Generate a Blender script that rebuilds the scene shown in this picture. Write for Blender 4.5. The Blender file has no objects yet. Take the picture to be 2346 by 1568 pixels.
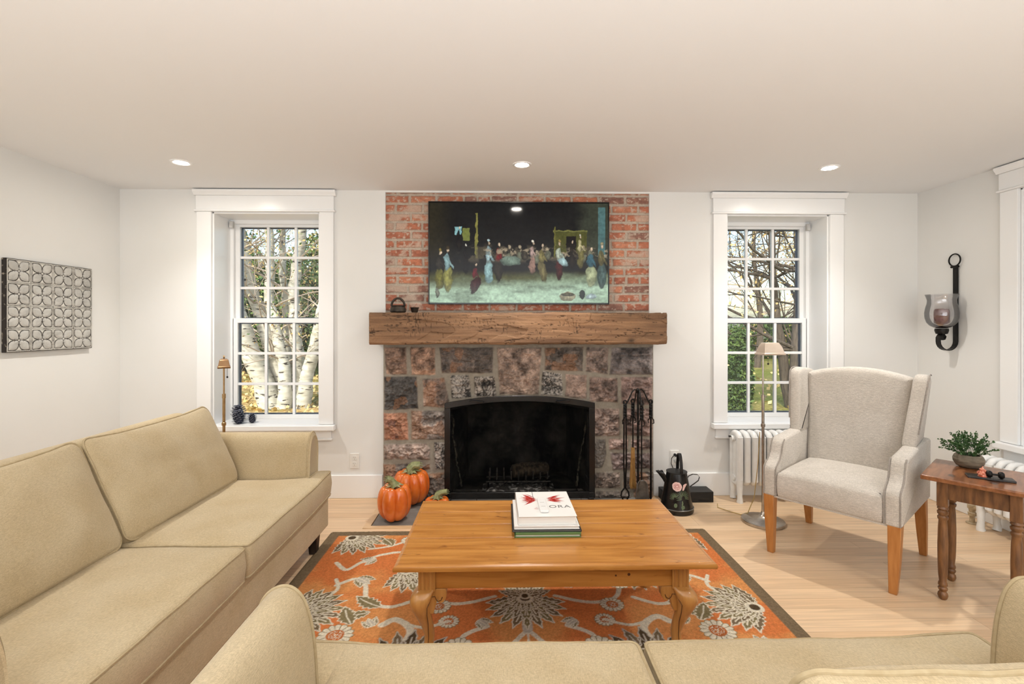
import bpy, bmesh, math, random
import numpy as np
from math import sin, cos, pi, sqrt, atan2, radians
from mathutils import Vector, Matrix, noise as mn
random.seed(7); RNG = np.random.default_rng(7)
C = bpy.context.scene.collection
sc = bpy.context.scene
# ---------------------------------------------------------------- camera geometry
F = 1100.0; HY = 745.0; H = 1.371; TH = radians(1.2); W = 3.834; ZC = 2.44
XL, XR, YR = -3.0, 3.378, -3.6
def P(px, py, x=None, y=None, z=None):
    u = (px-1173)/F; w = (HY-py)/F
    d = Vector((u*cos(TH)+sin(TH), -u*sin(TH)+cos(TH), w))
    if y is not None: t = y/d.y
    elif x is not None: t = x/d.x
    else: t = (z-H)/d.z
    return Vector((0, 0, H))+d*t
# ---------------------------------------------------------------- materials
def S(r, g, b):
    f = lambda c: (c/255/12.92) if c/255 <= .04045 else ((c/255+.055)/1.055)**2.4
    return (f(r), f(g), f(b), 1)
MATS = {}
def pm(name, c1, c2=None, rough=.6, metal=0, scale=8, stretch=(1, 1, 1), detail=4, bump=0, bscale=60, bstretch=(1, 1, 1),
       lo=.35, hi=.65, attr=None, coat=0, spec=.5, c3=None, s3=30, l3=.6, h3=.7, st3=(1, 1, 1), sheen=0, emit=None, es=0, dist=0):
    if name in MATS: return MATS[name]
    m = bpy.data.materials.new(name); m.use_nodes = True; MATS[name] = m
    nt = m.node_tree; N = nt.nodes; L = nt.links; b = N['Principled BSDF']
    b.inputs['Roughness'].default_value = rough; b.inputs['Metallic'].default_value = metal
    b.inputs['Coat Weight'].default_value = coat; b.inputs['Coat Roughness'].default_value = .08
    b.inputs['Specular IOR Level'].default_value = spec
    b.inputs['Sheen Weight'].default_value = sheen
    tc = N.new('ShaderNodeTexCoord')
    def noise(sc_, st, det=4):
        mp = N.new('ShaderNodeMapping'); mp.inputs['Scale'].default_value = st
        L.new(tc.outputs['Object'], mp.inputs[0])
        n = N.new('ShaderNodeTexNoise'); n.inputs['Scale'].default_value = sc_; n.inputs['Detail'].default_value = det
        n.inputs['Distortion'].default_value = dist
        L.new(mp.outputs[0], n.inputs['Vector']); return n.outputs[0]
    def ramp(src, lo, hi):
        r = N.new('ShaderNodeMapRange'); r.inputs[1].default_value = lo; r.inputs[2].default_value = hi
        L.new(src, r.inputs[0]); return r.outputs[0]
    def mix(fac, a, bb, mode='MIX'):
        x = N.new('ShaderNodeMix'); x.data_type = 'RGBA'; x.blend_type = mode
        if isinstance(fac, float): x.inputs[0].default_value = fac
        else: L.new(fac, x.inputs[0])
        for i, v in ((6, a), (7, bb)):
            if isinstance(v, tuple): x.inputs[i].default_value = v
            else: L.new(v, x.inputs[i])
        return x.outputs[2]
    col = c1
    if attr:
        a = N.new('ShaderNodeAttribute'); a.attribute_name = attr; col = a.outputs['Color']
        if c2: col = mix(ramp(noise(scale, stretch, detail), lo, hi), mix(1.0, col, c2, 'MULTIPLY'), col)
    elif c2:
        col = mix(ramp(noise(scale, stretch, detail), lo, hi), c1, c2)
    if c3: col = mix(ramp(noise(s3, st3, 3), l3, h3), col, c3)
    if isinstance(col, tuple): b.inputs['Base Color'].default_value = col
    else: L.new(col, b.inputs['Base Color'])
    if bump:
        bp = N.new('ShaderNodeBump'); bp.inputs['Strength'].default_value = bump; bp.inputs['Distance'].default_value = .004
        L.new(noise(bscale, bstretch, 3), bp.inputs['Height']); L.new(bp.outputs[0], b.inputs['Normal'])
    if emit:
        b.inputs['Emission Color'].default_value = emit; b.inputs['Emission Strength'].default_value = es
    return m
WHITE = pm('wall_paint', S(231, 230, 226), S(233, 232, 229), rough=.7, scale=2, bump=.03, bscale=250)
CEIL = pm('ceiling_paint', S(240, 240, 240), rough=.85)
TRIM = pm('trim_paint', S(246, 246, 245), rough=.28)
RADW = pm('radiator_enamel', S(240, 240, 238), S(232, 231, 227), rough=.3, scale=15, bump=.1, bscale=60)
IRON = pm('black_iron', S(22, 20, 19), S(34, 31, 29), rough=.42, metal=.6, scale=25, bump=.15, bscale=80)
BLK = pm('black_enamel', S(14, 13, 13), S(20, 19, 18), rough=.25, scale=10)
BLKM = pm('matte_black', S(16, 15, 14), S(24, 22, 21), rough=.6, scale=10)
SOOT = pm('soot', S(15, 14, 13), S(58, 54, 48), rough=.95, scale=5, lo=.45, hi=.8, bump=.5, bscale=30)
NICK = pm('brushed_nickel', S(200, 192, 182), S(170, 162, 152), rough=.28, metal=1, scale=20)
BRASS = pm('antique_brass', S(184, 154, 112), S(160, 128, 88), rough=.35, metal=1, scale=20)
def fabric(name, a, b, bs=420, sc_=6, bump=.5):
    if name in MATS: return MATS[name]
    m = pm(name, a, b, rough=.92, scale=sc_, detail=8, spec=.15, sheen=.15)
    nt = m.node_tree; N = nt.nodes; L = nt.links; p = N['Principled BSDF']
    tc = [n for n in N if n.type == 'TEX_COORD'][0]
    old = p.inputs['Base Color'].links[0].from_socket
    sep = []
    for st in ((1, 5, 5), (5, 1, 5)):
        mp = N.new('ShaderNodeMapping'); mp.inputs['Scale'].default_value = st; L.new(tc.outputs['Object'], mp.inputs[0])
        n = N.new('ShaderNodeTexNoise'); n.inputs['Scale'].default_value = bs/3; n.inputs['Detail'].default_value = 2
        L.new(mp.outputs[0], n.inputs['Vector']); sep.append(n.outputs[0])
    ad = N.new('ShaderNodeMath'); ad.operation = 'MULTIPLY'; L.new(sep[0], ad.inputs[0]); L.new(sep[1], ad.inputs[1])
    r = N.new('ShaderNodeMapRange'); r.inputs[1].default_value = .12; r.inputs[2].default_value = .38
    r.inputs[3].default_value = .80; r.inputs[4].default_value = 1.10; L.new(ad.outputs[0], r.inputs[0])
    x = N.new('ShaderNodeMix'); x.data_type = 'RGBA'; x.blend_type = 'MULTIPLY'; x.inputs[0].default_value = 1
    L.new(old, x.inputs[6]); L.new(r.outputs[0], x.inputs[7]); L.new(x.outputs[2], p.inputs['Base Color'])
    bp = N.new('ShaderNodeBump'); bp.inputs['Strength'].default_value = bump; bp.inputs['Distance'].default_value = .002
    L.new(ad.outputs[0], bp.inputs['Height']); L.new(bp.outputs[0], p.inputs['Normal'])
    return m
LINEN = fabric('tan_linen', S(190, 170, 134), S(198, 180, 147), 300)
PIPE_T = pm('linen_piping', S(172, 153, 118), S(182, 164, 130), rough=.9, scale=60)
TWEED = fabric('grey_tweed', S(196, 188, 177), S(204, 196, 186), 150, bump=1.0)
PIPE_G = pm('tweed_piping', S(146, 138, 130), S(160, 152, 143), rough=.9, scale=80)
PINE = pm('honey_pine', S(170, 110, 46), S(198, 138, 68), rough=.28, scale=3, stretch=(1, 12, 12), detail=6, c3=S(128, 76, 30), s3=11, l3=.66, h3=.76, st3=(1, 2.6, 2.6), coat=.25, dist=.6, bump=.08, bscale=40, bstretch=(1, 14, 14))
PINEL = pm('honey_pine_leg', S(176, 122, 60), S(196, 142, 78), rough=.3, scale=6, stretch=(8, 8, 1), detail=5, coat=.25)
CHERRY = pm('chair_leg_wood', S(170, 110, 55), S(186, 126, 68), rough=.38, scale=8, stretch=(8, 8, 1))
OAKD = pm('old_oak', S(92, 60, 34), S(134, 92, 54), rough=.45, scale=9, stretch=(6, 6, 1), detail=6, coat=.15, bump=.25, bscale=50, bstretch=(6, 6, 1))
OAKT = pm('old_oak_top', S(118, 72, 42), S(152, 100, 64), rough=.3, scale=7, stretch=(7, 1, 6), detail=6, coat=.2, c3=S(70, 42, 26), s3=14, l3=.62, h3=.72)
DLEG = pm('espresso_leg', S(38, 26, 22), rough=.4)
ORNG = pm('pumpkin_glaze', S(205, 92, 24), S(222, 118, 44), rough=.25, scale=9, coat=.5, bump=.2, bscale=18)
GREEN = pm('stem_glaze', S(112, 118, 74), S(150, 152, 108), rough=.5, scale=40, bump=.4, bscale=60)
PAPER = pm('paper', S(226, 222, 216), S(238, 235, 230), rough=.6, scale=2, stretch=(1, 1, 160), detail=2)
COVW = pm('white_cover', S(238, 236, 232), rough=.3)
COVG = pm('green_cover', S(92, 124, 76), rough=.4)
RED = pm('red_ink', S(200, 42, 30), S(150, 22, 20), rough=.4, scale=60)
INK = pm('grey_ink', S(110, 106, 104), rough=.5)
STRAW = pm('straw', S(190, 146, 84), S(150, 106, 54), rough=.8, scale=30, stretch=(10, 10, 1))
def glassy(name, col=(1, 1, 1, 1), alpha=.1, rough=.02, ior=1.45):
    m = bpy.data.materials.new(name); m.use_nodes = True; N = m.node_tree.nodes; L = m.node_tree.links
    N.remove(N['Principled BSDF']); o = N['Material Output']
    t = N.new('ShaderNodeBsdfTransparent'); t.inputs[0].default_value = col
    g = N.new('ShaderNodeBsdfGlossy'); g.inputs['Roughness'].default_value = rough
    fr = N.new('ShaderNodeFresnel'); fr.inputs[0].default_value = ior
    mu = N.new('ShaderNodeMath'); mu.operation = 'MULTIPLY_ADD'; mu.inputs[1].default_value = .8; mu.inputs[2].default_value = alpha
    L.new(fr.outputs[0], mu.inputs[0]); x = N.new('ShaderNodeMixShader')
    L.new(mu.outputs[0], x.inputs[0]); L.new(t.outputs[0], x.inputs[1]); L.new(g.outputs[0], x.inputs[2]); L.new(x.outputs[0], o.inputs[0])
    return m
GLASS = glassy('window_glass', (.97, .985, .98, 1), 0)
SHADEG = glassy('sconce_glass', (.955, .95, .955, 1), .05, .05)
# ---------------------------------------------------------------- mesh helpers
class MB:
    def __init__(s): s.v = []; s.f = []
    def add(s, v, f, M=None):
        o = len(s.v)
        s.v += [tuple(M @ Vector(p)) for p in v] if M else [tuple(p) for p in v]
        s.f += [tuple(i+o for i in q) for q in f]; return s
    def box(s, x0, y0, z0, x1, y1, z1, M=None):
        v = [(x, y, z) for x in (x0, x1) for y in (y0, y1) for z in (z0, z1)]
        return s.add(v, [(0, 1, 3, 2), (4, 6, 7, 5), (0, 4, 5, 1), (2, 3, 7, 6), (0, 2, 6, 4), (1, 5, 7, 3)], M)
    def tube(s, pts, r, n=10, closed=False, M=None, flat=None, cap=True):
        pts = [Vector(p) for p in pts]; k = len(pts); rr = r if isinstance(r, (list, tuple)) else [r]*k
        v = []; t0 = None; nrm = None
        for i, p in enumerate(pts):
            a = pts[(i-1) % k] if (closed or i > 0) else p; b = pts[(i+1) % k] if (closed or i < k-1) else p
            t = (b-a); t = t.normalized() if t.length > 1e-9 else Vector((0, 0, 1))
            if nrm is None:
                nrm = Vector((0, 0, 1)) if abs(t.z) < .9 else Vector((1, 0, 0))
            nrm = (nrm-t*nrm.dot(t)); nrm = nrm.normalized() if nrm.length > 1e-6 else t.orthogonal().normalized()
            bi = t.cross(nrm)
            for j in range(n):
                a_ = 2*pi*j/n; fx, fy = (1, 1) if flat is None else flat
                v.append(p+(nrm*cos(a_)*fx+bi*sin(a_)*fy)*rr[i])
        f = []
        for i in range(k if closed else k-1):
            for j in range(n):
                f.append((i*n+j, i*n+(j+1) % n, ((i+1) % k)*n+(j+1) % n, ((i+1) % k)*n+j))
        if not closed and cap:
            f.append(tuple(reversed(range(n)))); f.append(tuple((k-1)*n+j for j in range(n)))
        return s.add(v, f, M)
    def lathe(s, prof, n=32, M=None, cap=True, mod=None):
        v = []; k = len(prof)
        for i, (r, z) in enumerate(prof):
            for j in range(n):
                a = 2*pi*j/n; q = (r*cos(a), r*sin(a), z)
                if mod: q = mod(r, a, z, i)
                v.append(q)
        f = [(i*n+j, i*n+(j+1) % n, (i+1)*n+(j+1) % n, (i+1)*n+j) for i in range(k-1) for j in range(n)]
        if cap:
            f.append(tuple(reversed(range(n)))); f.append(tuple((k-1)*n+j for j in range(n)))
        return s.add(v, f, M)
    def prism(s, poly, a, b, axis='x', M=None):
        # poly: 2D points; axis x -> (y,z), y -> (x,z), z -> (x,y)
        def q(p, t): return {'x': (t, p[0], p[1]), 'y': (p[0], t, p[1]), 'z': (p[0], p[1], t)}[axis]
        n = len(poly); v = [q(p, a) for p in poly]+[q(p, b) for p in poly]
        f = [tuple(range(n)), tuple(reversed(range(n, 2*n)))]+[(i, (i+1) % n, n+(i+1) % n, n+i) for i in range(n)]
        return s.add(v, f, M)
    def build(s, name, m, parent=None, smooth=False, bevel=0, seg=2, sub=0, loc=None, rot=None):
        me = bpy.data.meshes.new(name); me.from_pydata(s.v, [], s.f)
        bm = bmesh.new(); bm.from_mesh(me); bmesh.ops.recalc_face_normals(bm, faces=bm.faces); bm.to_mesh(me); bm.free()
        o = bpy.data.objects.new(name, me); C.objects.link(o)
        if m: me.materials.append(m)
        if parent: o.parent = parent
        if loc is not None: o.location = loc
        if rot is not None: o.rotation_euler = rot
        if bevel:
            b = o.modifiers.new('b', 'BEVEL'); b.width = bevel; b.segments = seg; b.limit_method = 'ANGLE'; b.angle_limit = radians(35)
        if sub:
            q = o.modifiers.new('s', 'SUBSURF'); q.levels = sub; q.render_levels = sub
        if smooth or bevel: shade(o)
        return o
def shade(o, ang=40):
    me = o.data
    me.polygons.foreach_set('use_smooth', [True]*len(me.polygons))
    try: me.set_sharp_from_angle(angle=radians(ang))
    except Exception: pass
def tag(o, label=None, cat=None, group=None, kind=None):
    if label: o['label'] = label
    if cat: o['category'] = cat
    if group: o['group'] = group
    if kind: o['kind'] = kind
    return o
def thing(name, label, cat, loc=(0, 0, 0), rz=0, group=None, kind=None):
    o = bpy.data.objects.new(name, None); C.objects.link(o); o.location = loc; o.rotation_euler = (0, 0, rz); o.empty_display_size = .1
    return tag(o, label, cat, group, kind)
def kids(o): return [c for c in bpy.data.objects if c.parent is o]
def copy_tree(o, parent=None):
    c = o.copy(); C.objects.link(c); c.parent = parent
    for ch in kids(o): copy_tree(ch, c)
    return c
def grid_mesh(name, V, m, parent=None, cols=None, mask=None, skirt=None, smooth=True):
    """V: (ny,nx,3) array of points; cols same shape; mask (ny-1,nx-1) keep faces; skirt: vector to extrude the open border."""
    ny, nx = V.shape[:2]; idx = np.arange(ny*nx).reshape(ny, nx)
    q = np.stack([idx[:-1, :-1], idx[:-1, 1:], idx[1:, 1:], idx[1:, :-1]], -1)
    if mask is not None: q = q[mask]
    q = q.reshape(-1, 4); v = V.reshape(-1, 3)
    if cols is not None: cc = cols.reshape(-1, 3)
    if skirt is not None:
        e = np.concatenate([q[:, [0, 1]], q[:, [1, 2]], q[:, [2, 3]], q[:, [3, 0]]])
        key = np.sort(e, 1); k1 = key[:, 0].astype(np.int64)*(ny*nx)+key[:, 1]
        u, inv, cnt = np.unique(k1, return_inverse=True, return_counts=True)
        be = e[cnt[inv] == 1]; bv = np.unique(be); mp = -np.ones(ny*nx, int); mp[bv] = np.arange(len(bv))+ny*nx
        nv = v[bv].copy()
        if callable(skirt): nv = skirt(nv)
        else: nv = nv+np.array(skirt)
        v = np.concatenate([v, nv])
        if cols is not None: cc = np.concatenate([cc, cc[bv]])
        q = np.concatenate([q, np.stack([be[:, 1], be[:, 0], mp[be[:, 0]], mp[be[:, 1]]], -1)])
    used = np.unique(q); rm = -np.ones(len(v), int); rm[used] = np.arange(len(used)); q = rm[q]; v = v[used]
    me = bpy.data.meshes.new(name)
    me.vertices.add(len(v)); me.vertices.foreach_set('co', v.astype(np.float32).ravel())
    me.loops.add(len(q)*4); me.loops.foreach_set('vertex_index', q.astype(np.int32).ravel())
    me.polygons.add(len(q)); me.polygons.foreach_set('loop_start', np.arange(0, len(q)*4, 4, dtype=np.int32))
    me.update(calc_edges=True); me.validate()
    if cols is not None:
        a = me.color_attributes.new('col', 'FLOAT_COLOR', 'POINT'); c4 = np.ones((len(v), 4), np.float32); c4[:, :3] = cc[used]
        a.data.foreach_set('color', c4.ravel())
    me.materials.append(m)
    if smooth: me.polygons.foreach_set('use_smooth', [True]*len(me.polygons))
    o = bpy.data.objects.new(name, me); C.objects.link(o); o.parent = parent
    return o
def vnoise(x, y, seed=0):
    xi = np.floor(x).astype(np.int64); yi = np.floor(y).astype(np.int64); fx = x-xi; fy = y-yi
    fx = fx*fx*(3-2*fx); fy = fy*fy*(3-2*fy)
    def h(a, b):
        n = (a*374761393+b*668265263+seed*974711) & 0xffffffff
        n = ((n ^ (n >> 13))*1274126177) & 0xffffffff
        return ((n ^ (n >> 16)) & 0xffff)/65535.0
    return (h(xi, yi)*(1-fx)+h(xi+1, yi)*fx)*(1-fy)+(h(xi, yi+1)*(1-fx)+h(xi+1, yi+1)*fx)*fy
def fbm(x, y, seed=0, o=4, g=.5):
    s = 0; a = 1; t = 0
    for i in range(o): s = s+a*vnoise(x*2**i, y*2**i, seed+i*17); t += a; a *= g
    return s/t
def lin(r, g, b): return np.array(S(r, g, b)[:3])
def sstep(a, b, x):
    t = np.clip((x-a)/(b-a), 0, 1); return t*t*(3-2*t)
def rrect(w, h, r, n=6, per=8):
    """rounded rectangle outline, centred, CCW, with points along the sides"""
    pts = []
    cs = [(w/2-r, h/2-r, 0), (-w/2+r, h/2-r, pi/2), (-w/2+r, -h/2+r, pi), (w/2-r, -h/2+r, 3*pi/2)]
    for k, (cx, cy, a0) in enumerate(cs):
        for i in range(n+1): pts.append((cx+r*cos(a0+pi/2*i/n), cy+r*sin(a0+pi/2*i/n)))
        nx_ = cs[(k+1) % 4]; q = (nx_[0]+r*cos(nx_[2]), nx_[1]+r*sin(nx_[2])); p = pts[-1]
        for i in range(1, per): pts.append((p[0]+(q[0]-p[0])*i/per, p[1]+(q[1]-p[1])*i/per))
    return pts
def round_poly(poly, r, n=4, per=.06):
    out = []; k = len(poly)
    for i in range(k):
        p = Vector(poly[i]); a = Vector(poly[i-1])-p; b = Vector(poly[(i+1) % k])-p
        rr = min(r, a.length*.45, b.length*.45); s_, e = p+a.normalized()*rr, p+b.normalized()*rr
        for j in range(n+1):
            t = j/n; out.append(tuple(s_*(1-t)**2+p*2*t*(1-t)+e*t*t))
    res = []
    for i in range(len(out)):
        p, q = Vector(out[i]), Vector(out[(i+1) % len(out)]); m = max(1, int((q-p).length/per))
        for j in range(m): res.append(tuple(p+(q-p)*j/m))
    return res
def cushion(name, outl, t, M, mat, parent, crown=.03, crownb=.01, r=.02, ctr=(0, 0), pipe=None, wr=.004, seed=0, earx=0, soft=None, extra=None, pout=None, pipes=(1, -1), bulge=.008, pr=.005, deform=None, flatp=2.2):
    n = len(outl); o2 = [Vector(p) for p in outl]; nr = []
    for i in range(n):
        d = (o2[(i+1) % n]-o2[i-1]); nr.append(Vector((-d.y, d.x)).normalized())   # inward for CCW
    c = Vector(ctr); rings = []
    def sc2(i, s_):
        p = o2[i]+nr[i]*r; q = Vector(p)
        if earx and abs(p.x) > earx: q.x = math.copysign(earx+(abs(p.x)-earx)*s_**7, p.x)
        return c+(q-c)*s_
    def ring(ins, z): return [(*(o2[i]+nr[i]*ins), z) for i in range(n)]
    base = [(r, -t/2), (r*.3, -t/2+r*.3), (0, -t/2+r), (-bulge, 0), (0, t/2-r), (r*.3, t/2-r*.3), (r, t/2)]
    ss = [.96, .9, .82, .72, .6, .48, .36, .24, .12]
    for s_ in reversed(ss): rings.append([(*sc2(i, s_), -t/2-crownb*(1-s_**flatp)) for i in range(n)])
    for ins, z in base: rings.append(ring(ins, z))
    for s_ in ss: rings.append([(*sc2(i, s_), t/2+crown*(1-s_**flatp)) for i in range(n)])
    v = []
    for R_ in rings:
        for p in R_:
            q = Vector(p)
            if soft:
                ax_ = min(1, abs(2*(q.x-soft[2])/soft[0])); ay_ = min(1, abs(2*(q.y-soft[3])/soft[1])); k_ = ((1-ax_**3)*(1-ay_**3))**.7
                if q.z > t/2: q.z = t/2+crown*k_
                elif q.z < -t/2: q.z = -t/2-crownb*k_
            if wr:
                k = mn.noise(Vector((q.x*5+seed*9, q.y*5, seed)))+.5*mn.noise(Vector((q.x*11+seed*5, q.y*14, seed+4)))
                q.z += wr*k*(1 if q.z > 0 else -1)
            if deform: q = deform(q)
            v.append(q)
    f = [(i*n+j, i*n+(j+1) % n, (i+1)*n+(j+1) % n, (i+1)*n+j) for i in range(len(rings)-1) for j in range(n)]
    cb = len(v); q = Vector((*c, -t/2-crownb)); v.append(deform(q) if deform else q)
    q = Vector((*c, t/2+crown*.995)); v.append(deform(q) if deform else q)
    f += [(cb, (j+1) % n, j) for j in range(n)]; L0 = (len(rings)-1)*n
    f += [(cb+1, L0+j, L0+(j+1) % n) for j in range(n)]
    mb = MB(); mb.add(v, f, M)
    if extra: extra(mb, M)
    ob = mb.build(name, mat, parent, smooth=True)
    ob.data.polygons.foreach_set('use_smooth', [True]*len(ob.data.polygons))
    if pipe:
        pb = MB()
        if pout:
            o2 = [Vector(p) for p in pout]; n = len(o2); nr = [Vector((-(o2[(i+1) % n]-o2[i-1]).y, (o2[(i+1) % n]-o2[i-1]).x)).normalized() for i in range(n)]
        for sg in pipes:
            pts = [Vector((*(o2[i]+nr[i]*r*.25), sg*(t/2-r*.25))) for i in range(n)]
            if wr:
                for q in pts: q.z += sg*wr*(mn.noise(Vector((q.x*5+seed*9, q.y*5, seed)))+.5*mn.noise(Vector((q.x*11+seed*5, q.y*14, seed+4))))
            if deform: pts = [deform(q) for q in pts]
            pb.tube(pts, pr, 6, closed=True, M=M)
        pb.build('piping', pipe, ob, smooth=True)
    return ob
# ================================================================ ROOM SHELL
def struct(o): o['kind'] = 'structure'; return o
BX0, BX1 = P(883, 600, y=W).x, P(1487.5, 600, y=W).x          # brick alcove
W1 = (P(487, 600, y=W).x, P(733, 600, y=W).x); W2 = (P(1664, 600, y=W).x, P(1898, 600, y=W).x)
WZ0, WZ1 = .585, 2.262
T = .30
b = MB(); Y0, Y1 = W, W+T
b.box(XL-.3, Y0, -.1, W1[0], Y1, ZC+.2).box(W1[0], Y0, -.1, W1[1], Y1, WZ0-.02).box(W1[0], Y0, WZ1, W1[1], Y1, ZC+.2)
b.box(W1[1], Y0, -.1, BX0, Y1, ZC+.2).box(BX1, Y0, -.1, W2[0], Y1, ZC+.2)
b.box(W2[0], Y0, -.1, W2[1], Y1, WZ0-.02).box(W2[0], Y0, WZ1, W2[1], Y1, ZC+.2).box(W2[1], Y0, -.1, XR+.3, Y1, ZC+.2)
b.box(BX0, Y0, ZC-.014, BX1, Y1, ZC+.2).box(BX0-.3, 4.42, -.1, BX1+.3, 4.5, ZC+.2)
struct(b.build('wall_back', WHITE))
struct(MB().box(XL-.2, YR-.2, -.1, XL, W, ZC+.2).build('wall_left', WHITE))
W3 = (2.25, P(2335, 700, x=XR).y-.01)
b = MB(); b.box(XR, W3[1], -.1, XR+T, W, ZC+.2).box(XR, YR-.2, -.1, XR+T, W3[0], ZC+.2)
b.box(XR, W3[0], -.1, XR+T, W3[1], WZ0-.02).box(XR, W3[0], WZ1, XR+T, W3[1], ZC+.2)
struct(b.build('wall_right', WHITE))
struct(MB().box(XL-.2, YR-.2, -.1, XR+T, YR, ZC+.2).build('wall_rear', WHITE))
struct(MB().box(XL-.2, YR-.2, ZC, XR+.3, W, ZC+.2).build('ceiling', CEIL))
# floor: long oak planks running along the back wall
def oak_floor():
    m = bpy.data.materials.new('oak_planks'); m.use_nodes = True; nt = m.node_tree; N = nt.nodes; L = nt.links; p = N['Principled BSDF']
    tc = N.new('ShaderNodeTexCoord')
    br = N.new('ShaderNodeTexBrick'); L.new(tc.outputs['Object'], br.inputs[0])
    br.inputs['Scale'].default_value = 1; br.inputs['Brick Width'].default_value = 1.35; br.inputs['Row Height'].default_value = .088
    br.inputs['Mortar Size'].default_value = .0009; br.inputs['Mortar Smooth'].default_value = .3; br.inputs['Bias'].default_value = 0
    br.offset = .37; br.offset_frequency = 3
    br.inputs['Color1'].default_value = S(214, 180, 142); br.inputs['Color2'].default_value = S(226, 196, 160); br.inputs['Mortar'].default_value = S(160, 122, 86)
    mp = N.new('ShaderNodeMapping'); mp.inputs['Scale'].default_value = (1.2, 26, 1); L.new(tc.outputs['Object'], mp.inputs[0])
    n = N.new('ShaderNodeTexNoise'); n.inputs['Scale'].default_value = 2.2; n.inputs['Detail'].default_value = 7; n.inputs['Distortion'].default_value = .8
    L.new(mp.outputs[0], n.inputs['Vector'])
    r = N.new('ShaderNodeMapRange'); r.inputs[1].default_value = .3; r.inputs[2].default_value = .75; r.inputs[3].default_value = 1.1; r.inputs[4].default_value = .82
    L.new(n.outputs[0], r.inputs[0])
    x = N.new('ShaderNodeMix'); x.data_type = 'RGBA'; x.blend_type = 'MULTIPLY'; x.inputs[0].default_value = 1
    L.new(br.outputs['Color'], x.inputs[6]); L.new(r.outputs[0], x.inputs[7])
    L.new(x.outputs[2], p.inputs['Base Color']); p.inputs['Roughness'].default_value = .38
    bp = N.new('ShaderNodeBump'); bp.inputs['Strength'].default_value = .3; bp.inputs['Distance'].default_value = .002; bp.invert = True
    L.new(br.outputs['Fac'], bp.inputs['Height']); L.new(bp.outputs[0], p.inputs['Normal']); return m
HX0, HX1, HY0 = P(877, 1140, y=3.80).x, P(1500, 1140, y=3.80).x, P(1000, 1211, z=0).y
b = MB(); fl = b.box(XL-.2, YR-.2, -.1, XR+.3, HY0, 0).box(XL-.2, HY0, -.1, HX0, W+.02, 0).box(HX1, HY0, -.1, XR+.3, W+.02, 0)
struct(b.build('floor', oak_floor()))
# oak border strip round the hearth, and the slate itself set flush
OAKS = pm('oak_strip', S(206, 172, 130), S(218, 186, 146), rough=.4, scale=4, stretch=(3, 20, 1))
b = MB(); b.box(HX0, HY0, -.02, HX0+.045, W, .004).box(HX1-.045, HY0, -.02, HX1, W, .004).box(HX0+.045, HY0, -.02, HX1-.045, HY0+.04, .004)
struct(b.build('trim_hearth', OAKS))
SLATE = pm('slate', S(112, 108, 102), S(136, 131, 124), rough=.75, scale=7, detail=8, bump=.5, bscale=22)
g = MB(); nx, ny = 60, 16
for sx, ex in ((HX0+.05, -.2), (-.195, .62), (.625, HX1-.05)):
    g.box(sx, HY0+.045, -.06, ex, 4.0, .003)
tag(g.build('hearth_slab', SLATE, bevel=.002), 'grey slate hearth slab set flush in the oak floor before the fireplace', 'hearth')
# baseboards
BBH = .183
def bb(name, boxes):
    m = MB()
    for q in boxes: m.box(*q)
    struct(m.build(name, TRIM, bevel=.004))
bb('baseboard_back', [(XL, W-.016, 0, BX0-.02, W+.001, BBH), (BX1+.03, W-.016, 0, XR, W+.001, BBH)])
bb('baseboard_left', [(XL-.001, YR, 0, XL+.016, W-.018, BBH)])
bb('baseboard_right', [(XR-.016, YR, 0, XR+.001, W-.018, BBH)])
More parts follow.
